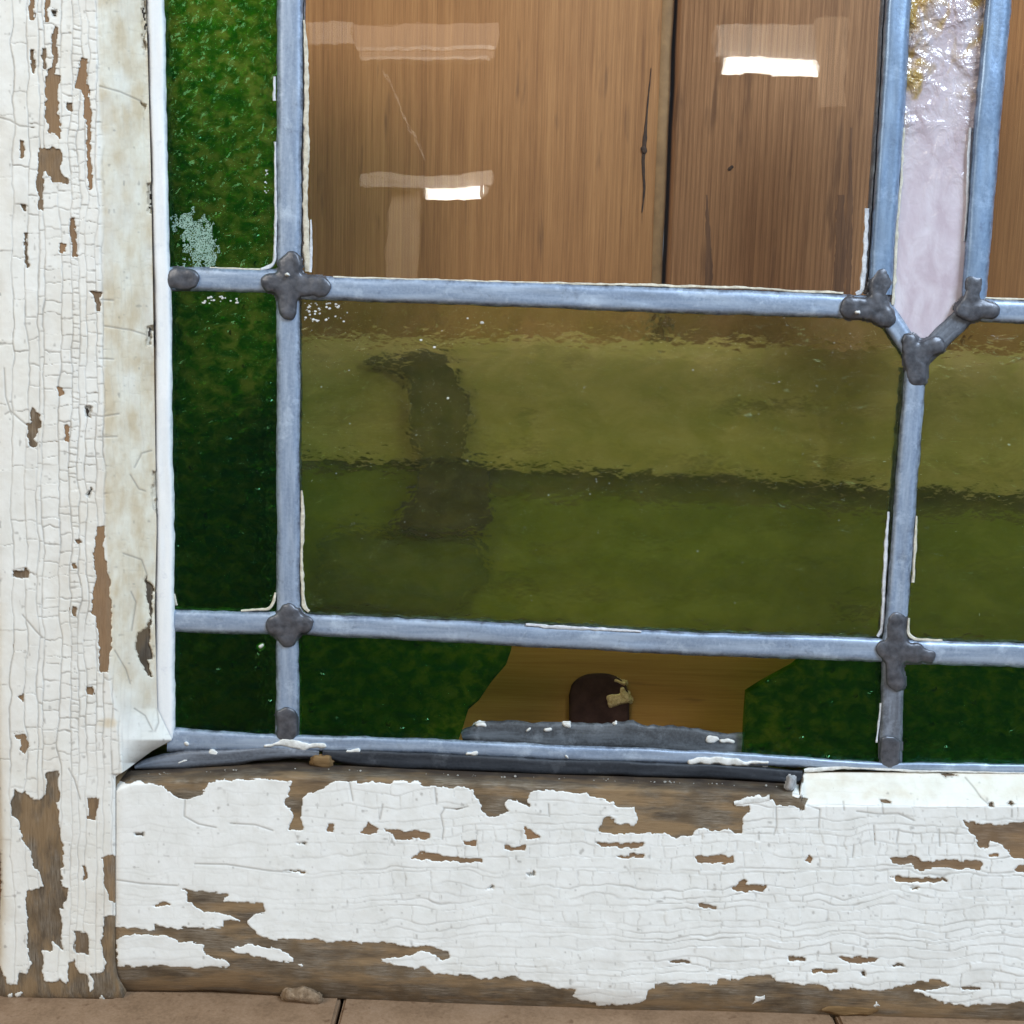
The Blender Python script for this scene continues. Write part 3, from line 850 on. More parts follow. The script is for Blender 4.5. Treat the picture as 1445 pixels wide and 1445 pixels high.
def cells(a, b, wid, seed, len_f, wob):
    """crazing: strips across `a`, broken along `b`. returns edge distances, cell ids"""
    aw = a + wob * (fbm(b / 70, a / 40, seed, 3)) * 3.2 + 4.5 * fbm(a / 16, b / 20, seed + 2, 3)
    edges_ = [-200.0]
    r = np.random.default_rng(seed)
    while edges_[-1] < 2200:
        edges_.append(edges_[-1] + wid(edges_[-1]) * r.uniform(0.4, 1.75))
    E = np.array(edges_)
    k = np.clip(np.searchsorted(E, aw) - 1, 0, len(E) - 2)
    da0, da1 = aw - E[k], E[k + 1] - aw
    da = np.minimum(da0, da1)
    ra = (da0 - da1) / (da0 + da1)
    L = len_f(E[k]) * (0.45 + 1.3 * hash2(k, k * 0, seed + 31))
    bb = (b + 700 + 300 * hash2(k, k * 0, seed + 7) + 9.0 * fbm(a / 14, b / 14, seed + 4, 3)) / L
    j = np.floor(bb)
    # jittered breaks
    f0 = 0.7 * (hash2(k, j, seed + 9) - .5)
    f1 = 1 + 0.7 * (hash2(k, j + 1, seed + 9) - .5)
    fr = bb - j
    low = fr < f0
    hi = fr > f1
    j = j - low + hi
    f0 = 0.7 * (hash2(k, j, seed + 9) - .5)
    f1 = 1 + 0.7 * (hash2(k, j + 1, seed + 9) - .5)
    fr = bb - j
    db = np.minimum(np.abs(fr - f0), np.abs(f1 - fr)) * L
    rb = np.clip((fr - f0) / (f1 - f0 + 1e-6), 0, 1) * 2 - 1
    return da, db, k, j, ra, rb


def crack_lines(U, V, lines, w=1.1):
    d = np.full(U.shape, 50.0)
    for pl in lines:
        for (ax, ay), (bx, by) in zip(pl[:-1], pl[1:]):
            ex, ey = bx - ax, by - ay
            t = np.clip(((U - ax) * ex + (V - ay) * ey) / (ex * ex + ey * ey), 0, 1)
            d = np.minimum(d, np.hypot(U - ax - t * ex, V - ay - t * ey))
    return np.exp(-(d / w) ** 2)


def smooth(a, b, x):
    t = np.clip((x - a) / (b - a), 0, 1)
    return t * t * (3 - 2 * t)


def peel_fields(U, V, peels, keeps, seed):
    wu = U + 3.4 * fbm(U / 5, V / 5, seed, 3) + 4.0 * fbm(U / 13, V / 13, seed + 1, 2)
    wv = V + 3.4 * fbm(U / 5, V / 5, seed + 2, 3) + 4.0 * fbm(U / 13, V / 13, seed + 3, 2)
    # chips break off along little steps
    wu = wu + 2.6 * (hash2(np.floor(U / 7), np.floor(V / 6), seed + 5) - .5)
    wv = wv + 2.6 * (hash2(np.floor(U / 8), np.floor(V / 7), seed + 6) - .5)
    D = np.full(U.shape, 14.0)
    tone = np.zeros(U.shape)
    dark = np.zeros(U.shape)
    for pts, tn, dk in peels:
        d = sdist(wu, wv, pts)
        D = np.minimum(D, d)
        w = np.clip((6 - d) / 4, 0, 1)
        tone = np.maximum(tone, w * tn)
        dark = np.maximum(dark, w * dk)
    for pts in keeps:
        D = np.maximum(D, -sdist(wu, wv, pts))
    return D, tone, dark


PT = 0.00020          # paint thickness, metres


def paint_sheet(name, U, V, Ywood, peels, keeps, vertical, parent, cream, strength, gaps, seed, woodmat, wres, skirt, extra_lines=(), soot=None):
    # bare wood
    Uw, Vw, Yw = U[::wres, ::wres], V[::wres, ::wres], Ywood[::wres, ::wres]
    D, tone, dark = peel_fields(Uw, Vw, peels, keeps, seed)
    if soot is not None:
        sw = soot[::wres, ::wres]
    g = fbm(Uw / 3.0, Vw / 60, seed + 40, 3) if vertical else fbm(Uw / 60, Vw / 3.0, seed + 40, 3)
    Yg = Yw - 0.00016 * g + 0.0011 * dark * (D < 4)
    wood = grid(name, Uw, Vw, Yg, woodmat, parent, {"tone": tone, "dark": dark if soot is None else np.maximum(dark, sw)}, skirt=skirt)
    # paint coat
    D, tone, dark = peel_fields(U, V, peels, keeps, seed)
    if vertical:
        da, db, k, j, ra, rb = cells(U, V, lambda e: 15.5 - 4 * smooth(50, 110, e), seed, lambda e: 62 - 42 * smooth(10, 90, e), 4)
    else:
        da, db, k, j, ra, rb = cells(V, U, lambda e: 11.5, seed, lambda e: 36 + 0 * e, 7)
    la = 0.35 + 1.3 * np.clip(fbm(U / 40, V / 90, seed + 50, 2) + 0.35, 0, 1)
    if not vertical:
        pass
        la = 0.25 + 1.2 * np.clip(fbm(U / 120, V / 25, seed + 50, 3) + 0.3, 0, 1)
    la = la * (0.72 + 0.28 * smooth(0.25, 0.6, fbm(U / 22, V / 22, seed + 55, 2) + 0.5))
    lb = (1.0 if vertical else 0.62) * smooth(0.05, 0.6, hash2(k, j, seed + 61)) * np.clip(0.5 + 1.5 * (fbm(U / 60, V / 60, seed + 51, 2) + .3), 0, 1.3)
    cr = np.maximum(np.exp(-(da / 0.85) ** 2) * la, np.exp(-(db / 0.8) ** 2) * lb) * strength
    lines = crack_lines(U, V, extra_lines) if len(extra_lines) else 0
    cr = np.clip(np.maximum(cr, lines), 0, 1)
    tilt = (hash2(k, j, seed + 71) - .5) * rb + (hash2(k, j, seed + 72) - .5) * ra
    off = hash2(k, j, seed + 73) - .5
    curl = np.exp(-da / 3.0) + 0.6 * np.exp(-db / 3.0)
    lump = fbm(U / 26, V / 26, seed + 80, 3)
    fine = fbm(U / 5, V / 5, seed + 81, 2)
    hgt = PT + strength * (0.00006 * off + 0.00008 * tilt + 0.00003 * curl) + 0.00016 * lump + 0.00005 * fine
    hgt = hgt - 0.00015 * cr
    lift = np.exp(-np.clip(D, 0, None) / 4.0) * 0.00012 * np.clip(fbm(U / 18, V / 18, seed + 99, 2) * 4, -0.2, 1.6)
    on = smooth(-1.0, 1.0, D)
    Yp = Ywood - (hgt + lift) * on + (1 - on) * 0.0009
    keep = D > -3
    keep = keep[:-1, :-1] & keep[1:, 1:] & keep[1:, :-1] & keep[:-1, 1:]
    grime = np.clip(cr * 0.62 + gaps * np.clip(fbm(U / 30, V / 50, seed + 90, 4) * 1.6 - 0.15, 0, 1), 0, 1)
    grime = np.maximum(grime, 0.5 * np.exp(-(np.clip(D, 0, None) / 1.3) ** 2) * np.clip(0.6 + 2 * fbm(U / 15, V / 15, seed + 97, 2), 0, 1))
    spots = np.clip((fbm(U / 7, V / 8, seed + 95, 2) - 0.30) * 9, 0, 1) * 0.5
    grime = np.maximum(grime, spots)
    grid("paint_coat", U, V, Yp, M_PAINT, wood, {"grime": grime, "cream": cream}, keep=keep)
    return wood


# --- stile -------------------------------------------------------------
RES = 1.3
vs = np.arange(-80, 1412, RES)
Rv = np.interp(vs, [-80, 0, 250, 500, 750, 860, 1000, 1030, 1044, 1060, 1088, 1096, 1340, 1380, 1412], [204, 206, 213, 217, 221, 218, 222, 236, 243, 214, 176, 163, 163, 165, 176])
Lv = np.interp(vs, [-80, 0, 1000, 1200, 1260, 1412], [-24, -20, -6, 0, 1, -4])
ncol = 184
tt = np.linspace(0, 1, ncol)
U = Lv[:, None] + (Rv - Lv)[:, None] * tt[None]
V = np.broadcast_to(vs[:, None], U.shape)
bev = np.interp(vs, [-80, 0, 400, 750, 950, 1100], [133, 134, 140, 146, 152, 175])[:, None]
bv = np.clip((U - bev) / np.maximum(Rv[:, None] - bev, 20), 0, 1)
Yst = -0.0105 + 0.0080 * bv ** 1.15
Yst = Yst + 0.0016 * np.exp(-np.clip(U - Lv[:, None], 0, None) / 4)          # eased outer edge
Yst = Yst + 0.0014 * np.exp(-np.clip(1412 - V, 0, None) / 5)
Yst = Yst + np.where(V > 1092, 0.0009 * np.exp(-np.clip(163 - U, 0, None) / 3), 0)
cream_s = smooth(0, 0.12, bv) * (1 - smooth(960, 1020, V)) * (0.55 + 0.45 * smooth(-.2, .2, fbm(U / 30, V / 60, 5, 3)))
cream_s = cream_s + 0.45 * np.exp(-((U - bev - 16) / 13) ** 2) * smooth(430, 620, V) * (1 - smooth(830, 960, V))
cream_s = cream_s + 0.20 + 0.14 * smooth(-0.1, 0.3, fbm(U / 60, V / 90, 6, 3))
cream_s = np.clip(cream_s + 0.5 * np.exp(-np.clip(U - Lv[:, None] - 2, 0, None) / 7) * (V > 850), 0, 1)
cream_s = np.maximum(cream_s, 0.9 * np.exp(-(((U - 152) / 16) ** 2 + ((V - 1020) / 8) ** 2) ** 2))
st_strength = 1.3 - 1.12 * smooth(0.0, 0.15, bv)
st_strength = st_strength * (1 - 0.55 * smooth(1040, 1120, V))
lines_s = [[(141, 122), (170, 130), (199, 143)], [(0, 166), (14, 170), (28, 178), (48, 180)], [(143, 423), (160, 424)], [(146, 460), (185, 466), (207, 473)],
           [(127, 586), (145, 588), (168, 584)], [(138, 617), (165, 616)], [(190, 660), (200, 640), (214, 636)], [(184, 670), (196, 690), (205, 693)],
           [(174, 781), (200, 790), (208, 812)], [(162, 918), (178, 945), (184, 965)], [(140, 506), (160, 507)], [(190, 1000), (205, 1010), (215, 1030)],
           [(222, 1000), (224, 1020), (219, 1032)], [(157, 1060), (158, 1088), (160, 1098)], [(185, 835), (192, 850), (186, 890)],
           [(7, 585), (15, 580), (28, 592), (38, 600)], [(6, 520), (8, 560), (16, 585)], [(32, 868), (50, 890), (60, 900)], [(97, 1085), (105, 1100), (113, 1128)]]
paint_sheet("stile", U, V, Yst, PEEL_STILE, KEEP_STILE, True, sash, cream_s, st_strength, 0.30, 101, M_WOODZ, 2, 0.018, lines_s)

# --- bottom rail ---------------------------------------------------------
us = np.arange(161.0, 1700, RES * 1.15)
Tu = np.interp(us, [150, 163, 185, 300, 400, 480, 700, 1000, 1128, 1133, 1445, 1700], [1100, 1097, 1087, 1082, 1077, 1080, 1089, 1099, 1106, 1090, 1090, 1092])
Bu = np.interp(us, [150, 175, 220, 300, 420, 540, 700, 900, 1000, 1160, 1260, 1700], [1392, 1400, 1400, 1399, 1408, 1414, 1425, 1437, 1434, 1442, 1450, 1470])
nr = 252
tt = np.linspace(0, 1, nr)
V = Tu[None] + (Bu - Tu)[None] * tt[:, None]
U = np.broadcast_to(us[None], V.shape)
lip = smooth(1126, 1138, U)
w_ledge = 22 + 26 * lip
r1 = np.clip((V - Tu[None]) / w_ledge, 0, 1)
Yr = -0.0008 + (-0.0092) * np.where(lip > .5, r1 ** 0.9, np.sin(r1 * math.pi / 2) ** 0.8)
Yr = Yr + 0.0009 * lip * 0
bot = np.clip((V - (Bu[None] - 62)) / 62, 0, 1)
Yr = Yr + 0.0042 * bot ** 3
Yr = Yr + 0.0012 * np.exp(-(U - 161) / 3.5)
Yr = Yr - 0.0006 * fbm(U / 130, V / 30, 77, 3) * smooth(1290, 1400, V)
cream_r = 0.5 * lip * (1 - smooth(1122, 1142, V)) * (0.85 + 0.3 * smooth(-.2, .2, fbm(U / 50, V / 20, 8, 3)))
cream_r = np.clip(cream_r, 0, 1)
rstr = 0.25 + 0.75 * smooth(380, 620, U) * 0.7 + 0.25 * smooth(850, 1000, U)
rstr = rstr * (1 - 0.85 * lip * (1 - smooth(1128, 1142, V)))
lines_r = [[(1362, 1097), (1375, 1112), (1384, 1125), (1395, 1135)], [(1095, 1138), (1096, 1165), (1092, 1178)], [(1139, 1136), (1157, 1142), (1155, 1168)],
           [(493, 1103), (498, 1130)], [(540, 1135), (536, 1156)], [(614, 1112), (616, 1135)], [(628, 1140), (622, 1150), (626, 1170), (624, 1184)], [(626, 1140), (645, 1142), (660, 1138)],
           [(261, 1128), (260, 1152), (280, 1163), (305, 1168)], [(325, 1162), (360, 1164), (385, 1172)], [(275, 1219), (320, 1220), (380, 1229), (410, 1231)],
           [(165, 1242), (200, 1247), (250, 1250)], [(774, 1135), (775, 1152)], [(1233, 1165), (1235, 1192)], [(1268, 1170), (1265, 1190)], [(1325, 1170), (1326, 1194)],
           [(1205, 1192), (1203, 1210)], [(1209, 1145), (1240, 1149), (1268, 1148), (1290, 1158)], [(1245, 1133), (1246, 1148)], [(1190, 1131), (1191, 1143)]]
paint_sheet("bottom_rail", U, V, Yr, PEEL_RAIL, KEEP_RAIL, False, sash, cream_r, rstr, 0.16, 202, M_WOODX, 2, 0.018, lines_r,
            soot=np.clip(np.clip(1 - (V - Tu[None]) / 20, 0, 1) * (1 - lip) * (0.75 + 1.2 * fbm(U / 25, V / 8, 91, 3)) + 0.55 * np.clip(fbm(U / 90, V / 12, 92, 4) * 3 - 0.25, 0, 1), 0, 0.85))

# --- glass ----------------------------------------------------------------
GF, GB = 0.0, 0.0028


def pane(poly, mat, label, name="pane"):
    o = slab(name, poly, GF, GB, mat, sash)
    o["label"] = label
    return o


gA = pane([(222, -70), (400, -70), (400, 390), (228, 388)], M_GREEN, "rippled dark green pane, top left")
gB = pane([(230, 402), (400, 402), (400, 872), (236, 872)], M_GREEN, "rippled dark green pane in the middle of the left column")
gC = pane([(236, 884), (400, 884), (400, 1046), (238, 1036)], M_GREEN, "rippled dark green corner pane")
gD = pane([(414, 890), (724, 900), (721, 918), (714, 938), (692, 964), (676, 988), (661, 1001), (650, 1036), (640, 1062), (414, 1052)], M_GREEN, "broken green pane, left remainder")
gE = pane([(1148, 915), (1252, 922), (1250, 1090), (1049, 1070), (1051, 1020), (1054, 978), (1076, 964), (1120, 940)], M_GREEN, "broken green pane, right remainder")
gF = pane([(1264, 925), (1700, 936), (1700, 1092), (1262, 1090)], M_GREEN, "rippled dark green pane, bottom right")
gG = pane([(408, -70), (1258, -70), (1240, 424), (408, 404)], M_CLEAR, "clear pane reflecting ceiling lamps")
gH = pane([(1412, -70), (1700, -70), (1700, 446), (1378, 434)], M_CLEAR, "clear pane at the right edge")
gI = pane([(408, 410), (1240, 432), (1290, 500), (1282, 690), (1262, 912), (408, 884)], M_OLIVE, "rippled olive pane")
gJ = pane([(1290, 505), (1370, 440), (1700, 448), (1700, 930), (1266, 918), (1286, 690)], M_OLIVE, "rippled olive pane at the right edge")
# opal strip: height field so that the upper half carries ripples
ks = np.linspace(0, 1, 60)
kv = np.linspace(-70, 496, 220)
kl = np.interp(kv, [-70, 0, 430, 496], [1284, 1278, 1242, 1290])
kr = np.interp(kv, [-70, 0, 430, 496], [1410, 1402, 1374, 1310])
Uk = kl[:, None] + (kr - kl)[:, None] * ks[None]
Vk = np.broadcast_to(kv[:, None], Uk.shape)
amb = np.clip(1.25 - (Vk + 20) / 250, 0, 1.2) * (1.0 - 0.5 * np.sin(ks[None] * math.pi) ** 2 - 0.3 * ks[None]) 
gK = grid("pane", Uk, Vk, 0.0002 * fbm(Uk / 30, Vk / 40, 12, 2), M_PINK, sash, {"amber": amb}, skirt=0.003)
gK["label"] = "opal pink and amber strip pane with a pointed foot"

# --- lead cames --------------------------------------------------------------
came("lead_came", [(409, -70, 37), (408.5, 150, 36), (408, 375, 34)], M_LEAD, sash, seed=1, leaf=True)
came("lead_came", [(407, 400, 33), (407, 620, 33), (406.5, 875, 33)], M_LEAD, sash, seed=2, leaf=True)
came("lead_came", [(406, 890, 32), (406, 985, 33), (405.5, 1040, 34)], M_LEAD, sash, seed=3, leaf=True)
came("lead_came", [(238, 393, 34), (310, 395, 34), (398, 396, 33)], M_LEAD, sash, seed=4, leaf=True)
came("lead_came", [(418, 406, 33), (600, 411, 35), (800, 418, 36), (1000, 425, 36), (1228, 433, 34)], M_LEAD, sash, seed=5, leaf=True)
came("lead_came", [(1385, 437, 33), (1445, 440, 33), (1700, 446, 33)], M_LEAD, sash, seed=6, leaf=True)
came("lead_came", [(1272, -70, 36), (1268, 0, 36), (1256, 200, 36), (1242, 415, 34)], M_LEADB, sash, seed=7, crown=0.0021, leaf=True)
came("lead_came", [(1414, -70, 37), (1409, 0, 37), (1391, 200, 38), (1374, 425, 35)], M_LEADB, sash, seed=8, crown=0.0021, leaf=True)
came("lead_came", [(1243, 432, 30), (1268, 468, 28), (1292, 505, 26)], M_LEAD, sash, seed=9, Y0=-0.0002, leaf=True)
came("lead_came", [(1374, 432, 30), (1340, 465, 30), (1300, 505, 28)], M_LEADG, sash, seed=10, Y0=-0.0002, leaf=True)
came("lead_came", [(1292, 520, 30), (1289, 560, 31), (1278, 700, 32), (1267, 850, 32), (1261, 905, 32)], M_LEAD, sash, seed=11, crown=0.0019, leaf=True)
came("lead_came", [(1260, 925, 32), (1258, 1000, 32), (1256, 1078, 33)], M_LEADG, sash, seed=12, leaf=True)
came("lead_came", [(243, 876, 32), (320, 878, 32), (395, 879, 32)], M_LEAD, sash, seed=13, leaf=True)
came("lead_came", [(420, 881, 30), (700, 894, 32), (1000, 909, 33), (1250, 917, 34)], M_LEAD, sash, seed=14, leaf=True)
came("lead_came", [(1268, 919, 34), (1330, 921, 34), (1445, 924, 34), (1700, 932, 34)], M_LEAD, sash, seed=15, leaf=True)
# perimeter leads
came("lead_came", [(218, -70, 28), (219, 0, 27), (224, 250, 24), (229, 400, 25), (231, 600, 26), (233, 800, 28), (232, 950, 31), (232, 1042, 32)], M_LEADW, sash, Y0=-0.0009, crown=0.0016, seed=16, jit=1.0)
came("lead_came", [(236, 1044, 36), (330, 1047, 27), (400, 1049, 25), (520, 1050, 22), (700, 1058, 22), (900, 1066, 22), (1050, 1071, 18), (1150, 1076, 14), (1240, 1081, 12), (1445, 1085, 14), (1700, 1088, 14)], M_LEAD, sash, Y0=-0.0006, crown=0.0014, seed=17, jit=0.9)
came("lead_came", [(190, 1083, 6), (215, 1076, 20), (260, 1070, 28), (330, 1067, 24), (400, 1062, 18), (450, 1064, 12)], M_LEADG, sash, Y0=-0.0006, crown=0.0017, seed=18, jit=2.0)
came("lead_came", [(455, 1064, 12), (490, 1069, 22), (560, 1072, 26), (700, 1078, 24), (860, 1084, 23), (1000, 1089, 21), (1132, 1096, 20)], M_LEADD, sash, Y0=-0.0009, crown=0.0015, seed=19, jit=1.4, flat=0.35)
came("lead_came", [(652, 1040, 14), (672, 1035, 30), (720, 1036, 36), (860, 1038, 40), (1000, 1048, 38), (1047, 1053, 38)], M_LEADF, sash, Y0=0.0034, crown=0.0012, seed=20, jit=2.6, flat=0.35, wvar=0.15)

# --- solder joints -----------------------------------------------------------
def solder(caps, seed, h=0.0008, Yb=-0.0015):
    return dome("solder_joint", caps, M_SOLDER, sash, Yb=Yb, height=h, seed=seed, rough=2.6, kk=9.0, plateau=0.75, lift=0.0003)


solder([(408, 372, 408, 395, 15), (382, 398, 400, 400, 14), (405, 402, 452, 405, 15), (406, 400, 406, 438, 14), (414, 362, 416, 372, 8)], 1)
solder([(252, 393, 268, 394, 14), (246, 393, 256, 394, 12)], 2)
solder([(408, 866, 408, 882, 16), (388, 882, 400, 883, 14), (412, 880, 430, 881, 13), (406, 885, 405, 900, 14)], 3)
solder([(405, 1012, 405, 1032, 15)], 4, 0.0006)
solder([(1200, 434, 1216, 435, 16), (1242, 400, 1240, 420, 15), (1243, 386, 1243, 396, 9), (1232, 436, 1248, 446, 16)], 5, 0.0009)
solder([(1375, 398, 1372, 420, 13), (1360, 436, 1370, 440, 14), (1380, 436, 1398, 438, 14)], 8, 0.0009)
solder([(1283, 481, 1287, 505, 12), (1298, 499, 1322, 486, 13), (1295, 506, 1294, 530, 15)], 11)
solder([(1265, 876, 1264, 900, 13), (1250, 917, 1290, 921, 15), (1296, 924, 1312, 925, 9), (1262, 930, 1262, 960, 12), (1268, 960, 1268, 968, 8)], 12)
solder([(1256, 1052, 1256, 1070, 15)], 13, 0.0005)

# --- putty slivers and paint drips ---------------------------------------------
def sliver(pts, mat=M_PUTTY, seed=0, Y0=-0.0001, crown=0.0007, name="putty_sliver"):
    pts = [(x, y, w * 0.82) for x, y, w in pts]
    return came(name, pts, mat, sash, Y0=Y0, crown=crown, jit=1.0, step=2.2, seed=seed, flat=0.4, wvar=0.55)


sliver([(430, 28, 4), (431, 80, 8), (432, 200, 9), (431, 300, 9), (432, 340, 12), (434, 383, 13)], seed=31)
sliver([(438, 310, 3), (439, 350, 6), (438, 384, 6)], M_PUTTYW, 32)
sliver([(427, 692, 3), (428, 730, 7), (426, 780, 6), (428, 840, 6), (430, 858, 8), (436, 863, 7)], seed=33)
sliver([(388, 200, 4), (389, 300, 5), (387, 368, 6), (382, 376, 7), (368, 380, 6)], M_PUTTYW, 34)
sliver([(388, 108, 4), (388, 142, 5)], M_PUTTYW, 35)
sliver([(388, 836, 4), (386, 852, 7), (378, 860, 6), (340, 862, 3)], seed=36)
sliver([(246, 838, 4), (250, 854, 5)], seed=37)
sliver([(1224, 294, 8), (1222, 330, 9), (1219, 370, 9), (1216, 412, 9), (1208, 415, 7)], M_PUTTYW, 38)
sliver([(1274, 180, 4), (1271, 260, 5), (1265, 330, 6), (1262, 400, 7), (1259, 430, 5)], seed=39)
sliver([(1370, 180, 5), (1367, 215, 7), (1365, 280, 5), (1361, 340, 3)], M_PUTTYW, 40)
sliver([(1253, 722, 4), (1250, 780, 7), (1247, 850, 6), (1244, 890, 6), (1238, 898, 6)], M_PUTTYW, 41)
sliver([(1293, 728, 3), (1291, 770, 6), (1288, 822, 5)], seed=42)
sliver([(1283, 872, 4), (1281, 895, 5), (1290, 902, 5), (1330, 904, 3)], seed=43)
sliver([(742, 882, 5), (790, 885, 7), (880, 890, 5), (905, 892, 3)], M_PUTTYW, 44, Y0=-0.0010)
sliver([(470, 391, 3), (640, 396, 4), (820, 401, 4), (980, 404, 5), (1190, 413, 4)], seed=45)
sliver([(1388, 421, 3), (1410, 422, 4), (1600, 424, 4)], seed=46)
sliver([(1242, 992, 4), (1240, 1020, 5), (1238, 1048, 4)], M_PUTTYW, 47)
sliver([(296, 378, 3), (350, 379, 4), (372, 380, 3)], seed=48)
sliver([(1448, 1090, 3), (1300, 1089, 4), (1270, 1086, 5), (1190, 1083, 8), (1135, 1088, 8)], M_WHITE, 49, Y0=-0.0012)


def drip(caps, seed, Yb=-0.0016, h=0.0004):
    return dome("paint_drip", caps, M_WHITE, sash, Yb=Yb, height=h, seed=seed, rough=3.4, res=1.2)


drip([(376, 1053, 400, 1049, 3), (398, 1048, 430, 1052, 6), (430, 1053, 458, 1053, 4)], 51)
drip([(492, 1060, 508, 1060, 3.2)], 52)
drip([(660, 1063, 672, 1063, 3)], 53)
drip([(974, 1074, 1000, 1073, 4.5), (1000, 1073, 1040, 1076, 5), (1040, 1077, 1082, 1077, 3)], 54)
drip([(798, 1068, 800, 1069, 2.6)], 55)
drip([(298, 1063, 306, 1066, 5), (316, 1066, 320, 1065, 3), (252, 1075, 262, 1073, 2.5), (262, 1048, 265, 1050, 3)], 56, Yb=-0.0018, h=0.0002)
drip([(745, 1029, 747, 1028, 2.5), (770, 1031, 775, 1029, 3), (796, 1022, 802, 1022, 3), (868, 1023, 870, 1022, 2), (672, 1024, 684, 1022, 2.5)], 57, Yb=0.0024, h=0.0003)
drip([(1000, 1044, 1010, 1043, 5), (1020, 1046, 1032, 1046, 4)], 58, Yb=0.0024, h=0.0003)
drip([(403, 387, 404, 387, 2.6)], 59, Yb=-0.0032)
drip([(1208, 440, 1213, 440, 1.8)], 60, Yb=-0.0032)
drip([(366, 913, 370, 910, 2)], 61, Yb=-0.0001)

# --- lumps on rail ----------------------------------------------------------
dome("clay_lump", [(408, 1405, 446, 1410, 9), (424, 1402, 434, 1403, 10)], M_MUD, sash, Yb=-0.0088, height=0.0011, seed=71, rough=3)
dome("putty_lump", [(448, 1074, 462, 1075, 8)], M_SPLINT, sash, Yb=-0.0030, height=0.0008, seed=72, rough=4)
dome("putty_lump", [(1117, 1100, 1114, 1112, 6)], mat_simple("putty_grey", (.25, .25, .25), (.45, .45, .46), 800, .8), sash, Yb=-0.0070, height=0.0016, seed=73, rough=2)
came("wood_splinter", [(1160, 1426, 4), (1180, 1423, 20), (1215, 1421, 22), (1240, 1419, 18), (1266, 1411, 6)], M_SPLINT, sash, Y0=-0.0082, crown=0.0008, jit=2.5, step=3, seed=74, wvar=0.3)
came("paint_flake", [(1036, 1134, 7), (1046, 1132, 10), (1064, 1129, 12), (1086, 1128, 9)], M_WHITE, sash, Y0=-0.0097, crown=0.0006, jit=2.0, step=2.5, seed=76, wvar=0.5)


def specks(name, spots, mat, Y, seed, parent):
    """loose paint crumbs joined into one part"""
    rr = np.random.default_rng(seed)
    vs_, fs_ = [], []
    for x, y, r in spots:
        k = 6
        b = len(vs_)
        ph = rr.uniform(0, 6.28)
        for ring, (rad, dep) in enumerate(((1.0, 0.0), (0.65, 0.7))):
            for i in range(k):
                a = ph + i * 6.283 / k
                q_ = r * rad * (0.75 + 0.5 * rr.random())
                vs_.append(at(x + q_ * math.cos(a), y + q_ * math.sin(a) * 0.8, Y - dep * r * PX))
        fs_ += [(b + i, b + k + i, b + k + (i + 1) % k, b + (i + 1) % k) for i in range(k)]
        fs_.append(tuple(b + k + i for i in reversed(range(k))))
    o = raw_mesh(name, np.array(vs_), fs_, mat, parent, False, origin=ROOT_LOC)
    o["kind"] = "stuff"
    return o


rr = np.random.default_rng(5)
sp = [(430 + 60 * rr.random() ** 1.5, 428 + 26 * rr.random() ** 1.6, rr.uniform(.7, 2.4)) for _ in range(46)]
sp += [(440 + 800 * rr.random(), 440 + 430 * rr.random(), rr.uniform(.5, 1.1)) for _ in range(46)]
sp += [(660, 449, 1.6), (680, 455, 3.0), (594, 480, 2), (613, 490, 2.2), (632, 562, 2)]
specks("paint_specks", sp, M_WHITE, -0.00005, 1, sash)
sp = [(370 + 7 * rr.standard_normal() * .2 + 6, 240 + 36 * rr.random(), rr.uniform(.6, 1.6)) for _ in range(12)]
sp += [(285 + 50 * rr.random(), 418 + 10 * rr.random(), rr.uniform(.8, 2.6)) for _ in range(20)]
specks("paint_specks", sp, M_WHITE, -0.00005, 2, sash)
sp = [(200 + 900 * rr.random(), 0, rr.uniform(.8, 2.4)) for _ in range(190)]
sp = [(x, float(np.interp(x, [185, 400, 480, 700, 1000, 1130], [1090, 1084, 1086, 1094, 1104, 1110])) + 12 * rr.random(), r * rr.uniform(.4, 1.1)) for x, y, r in sp]
specks("putty_crumbs", sp, mat_simple("crumb_grey", (.2, .19, .17), (.55, .53, .48), 2000, .8), -0.0062, 3, sash)

# whitish smear on the upper green pane
U, V = np.meshgrid(np.arange(240, 320, 1.1), np.arange(268, 378, 1.1))
d = sdist(U, V, [(250, 305), (262, 298), (284, 300), (300, 325), (308, 350), (306, 377), (262, 377), (262, 340), (252, 318)], 20)
mk = fbm(U / 7, V / 9, 21, 4) - d / 45
keep = (mk[:-1, :-1] > 0.02) & (hash2(np.arange(mk.shape[1] - 1)[None] + 0 * mk[:-1, :-1], np.arange(mk.shape[0] - 1)[:, None] + 0 * mk[:-1, :-1], 5) < 0.50 + 0.8 * mk[:-1, :-1])
grid("paint_smear", U, V, -0.00012 - 0.00005 * fbm(U / 4, V / 4, 3, 2), mat_simple("smear_green_white", (.13, .24, .18), (.30, .43, .36), 900, .6), sash, keep=keep)

# ------------------------------------------------------------------ workshop lamps that the clear panes mirror
def mir(px, py, d):
    p = at(px, py, d)
    p[..., 1] *= -1
    return p


M_HOUSE = mat_simple("lamp_housing", (0.70, 0.66, 0.60), (0.78, 0.74, 0.68), 6, 0.5)
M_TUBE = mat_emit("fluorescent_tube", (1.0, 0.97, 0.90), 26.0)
M_TRAY_GLOW = mat_emit("tray_glow", (1.0, 0.80, 0.66), 2.3)  # emission added so the pale tray shows up in the mirrored view
M_POST = mat_simple("pale_timber_post", (0.60, 0.48, 0.36), (0.70, 0.58, 0.45), 5, 0.6)


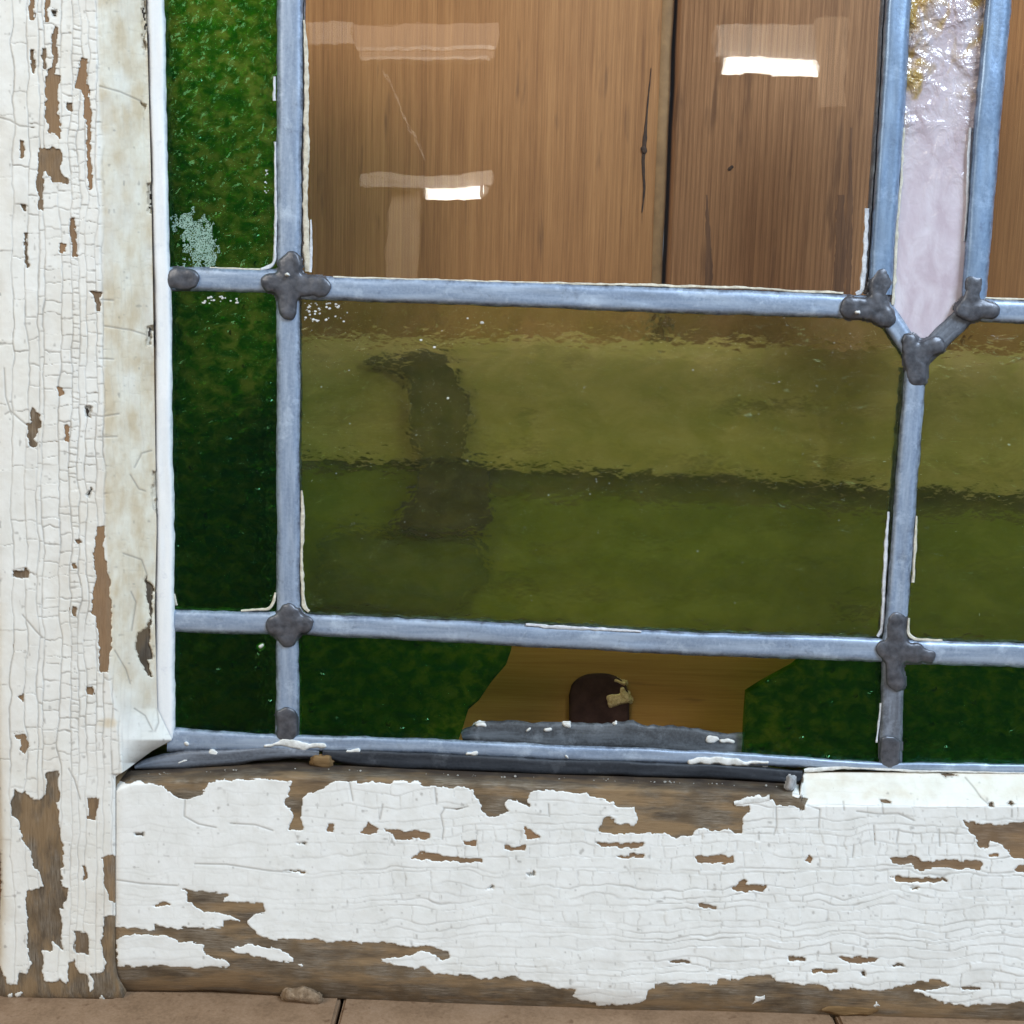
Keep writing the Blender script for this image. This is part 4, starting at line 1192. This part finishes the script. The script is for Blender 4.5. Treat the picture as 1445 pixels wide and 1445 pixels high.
def mbox(name, x0, y0, x1, y1, d, thick, mat, parent):
    c = mir(np.array([x0, x1, x1, x0]), np.array([y0, y0, y1, y1]), d)
    b = c.copy()
    b[:, 1] -= thick
    v = np.concatenate([c, b])
    faces = [(0, 1, 2, 3), (7, 6, 5, 4), (0, 4, 5, 1), (1, 5, 6, 2), (2, 6, 7, 3), (3, 7, 4, 0)]
    return raw_mesh(name, v, faces, mat, parent, False, origin=np.array(parent.location) if parent else None)


def mtube(name, p0, p1, r, mat, parent, k=10):
    p0, p1 = np.array(p0), np.array(p1)
    ax = (p1 - p0) / np.linalg.norm(p1 - p0)
    s = np.cross(ax, [0, 1, 0.01])
    s /= np.linalg.norm(s)
    t = np.cross(ax, s)
    a = np.arange(k) * 2 * math.pi / k
    ring = np.cos(a)[:, None] * s + np.sin(a)[:, None] * t
    v = np.concatenate([p0 + ring * r, p1 + ring * r])
    faces = [(i, (i + 1) % k, k + (i + 1) % k, k + i) for i in range(k)] + [tuple(reversed(range(k))), tuple(range(k, 2 * k))]
    return raw_mesh(name, v, faces, mat, parent, True, origin=np.array(parent.location) if parent else None)


def mpoly(name, pts, d, thick, mat, parent):
    c = mir(np.array([p[0] for p in pts], float), np.array([p[1] for p in pts], float), d)
    b = c - np.array([0, thick, 0])
    k = len(pts)
    fs = [tuple(range(k)), tuple(k + i for i in reversed(range(k)))] + [(i, k + i, k + (i + 1) % k, (i + 1) % k) for i in range(k)]
    return raw_mesh(name, np.concatenate([c, b]), fs, mat, parent, False, origin=np.array(parent.location) if parent else None)


D1 = 5.0
sz = (D1 + DIST) / F


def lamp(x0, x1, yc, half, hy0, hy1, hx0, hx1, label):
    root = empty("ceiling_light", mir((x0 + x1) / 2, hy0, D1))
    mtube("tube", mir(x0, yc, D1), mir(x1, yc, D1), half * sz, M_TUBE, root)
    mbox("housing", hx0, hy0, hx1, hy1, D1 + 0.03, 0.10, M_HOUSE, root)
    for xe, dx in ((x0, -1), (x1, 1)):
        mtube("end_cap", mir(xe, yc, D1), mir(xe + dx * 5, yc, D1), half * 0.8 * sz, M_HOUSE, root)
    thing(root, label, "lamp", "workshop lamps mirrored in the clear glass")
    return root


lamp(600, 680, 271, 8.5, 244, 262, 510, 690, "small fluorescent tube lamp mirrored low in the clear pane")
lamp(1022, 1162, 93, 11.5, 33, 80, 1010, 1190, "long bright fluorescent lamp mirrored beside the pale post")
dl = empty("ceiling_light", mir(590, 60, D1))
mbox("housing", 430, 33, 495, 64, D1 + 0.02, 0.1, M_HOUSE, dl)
mpoly("glow_panel", [(495, 37), (704, 34), (700, 58), (495, 58)], D1, 0.08, M_TRAY_GLOW, dl)
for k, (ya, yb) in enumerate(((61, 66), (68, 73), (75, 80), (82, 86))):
    mpoly("louvre", [(496 + 3 * k, ya), (700 - 3 * k, ya), (698 - 3 * k, yb), (496 + 3 * k, yb)], D1 + 0.01, 0.08, M_TRAY_GLOW if k % 2 == 0 else M_HOUSE, dl)
thing(dl, "pale lamp tray given an added glow, mirrored at the clear pane's top left", "lamp", "workshop lamps mirrored in the clear glass")
po = mbox("timber_post", 1160, 25, 1196, 150, D1 - 0.25, 0.05, M_POST, None)
thing(po, "pale timber post mirrored beside the long lamp", "post")
tp = mpoly("timber_post", [(549, 262), (590, 262), (590, 420), (543, 420), (543, 318)], D1 + 0.1, 0.05, M_POST, None)
thing(tp, "tapered pale post mirrored under the small lamp", "post")
cd = mtube("hanging_cord", mir(546, 105, D1), mir(600, 222, D1), 1.0 * sz, M_HOUSE, None, 6)
thing(cd, "thin slanting cord mirrored between the two left lamps", "cord")
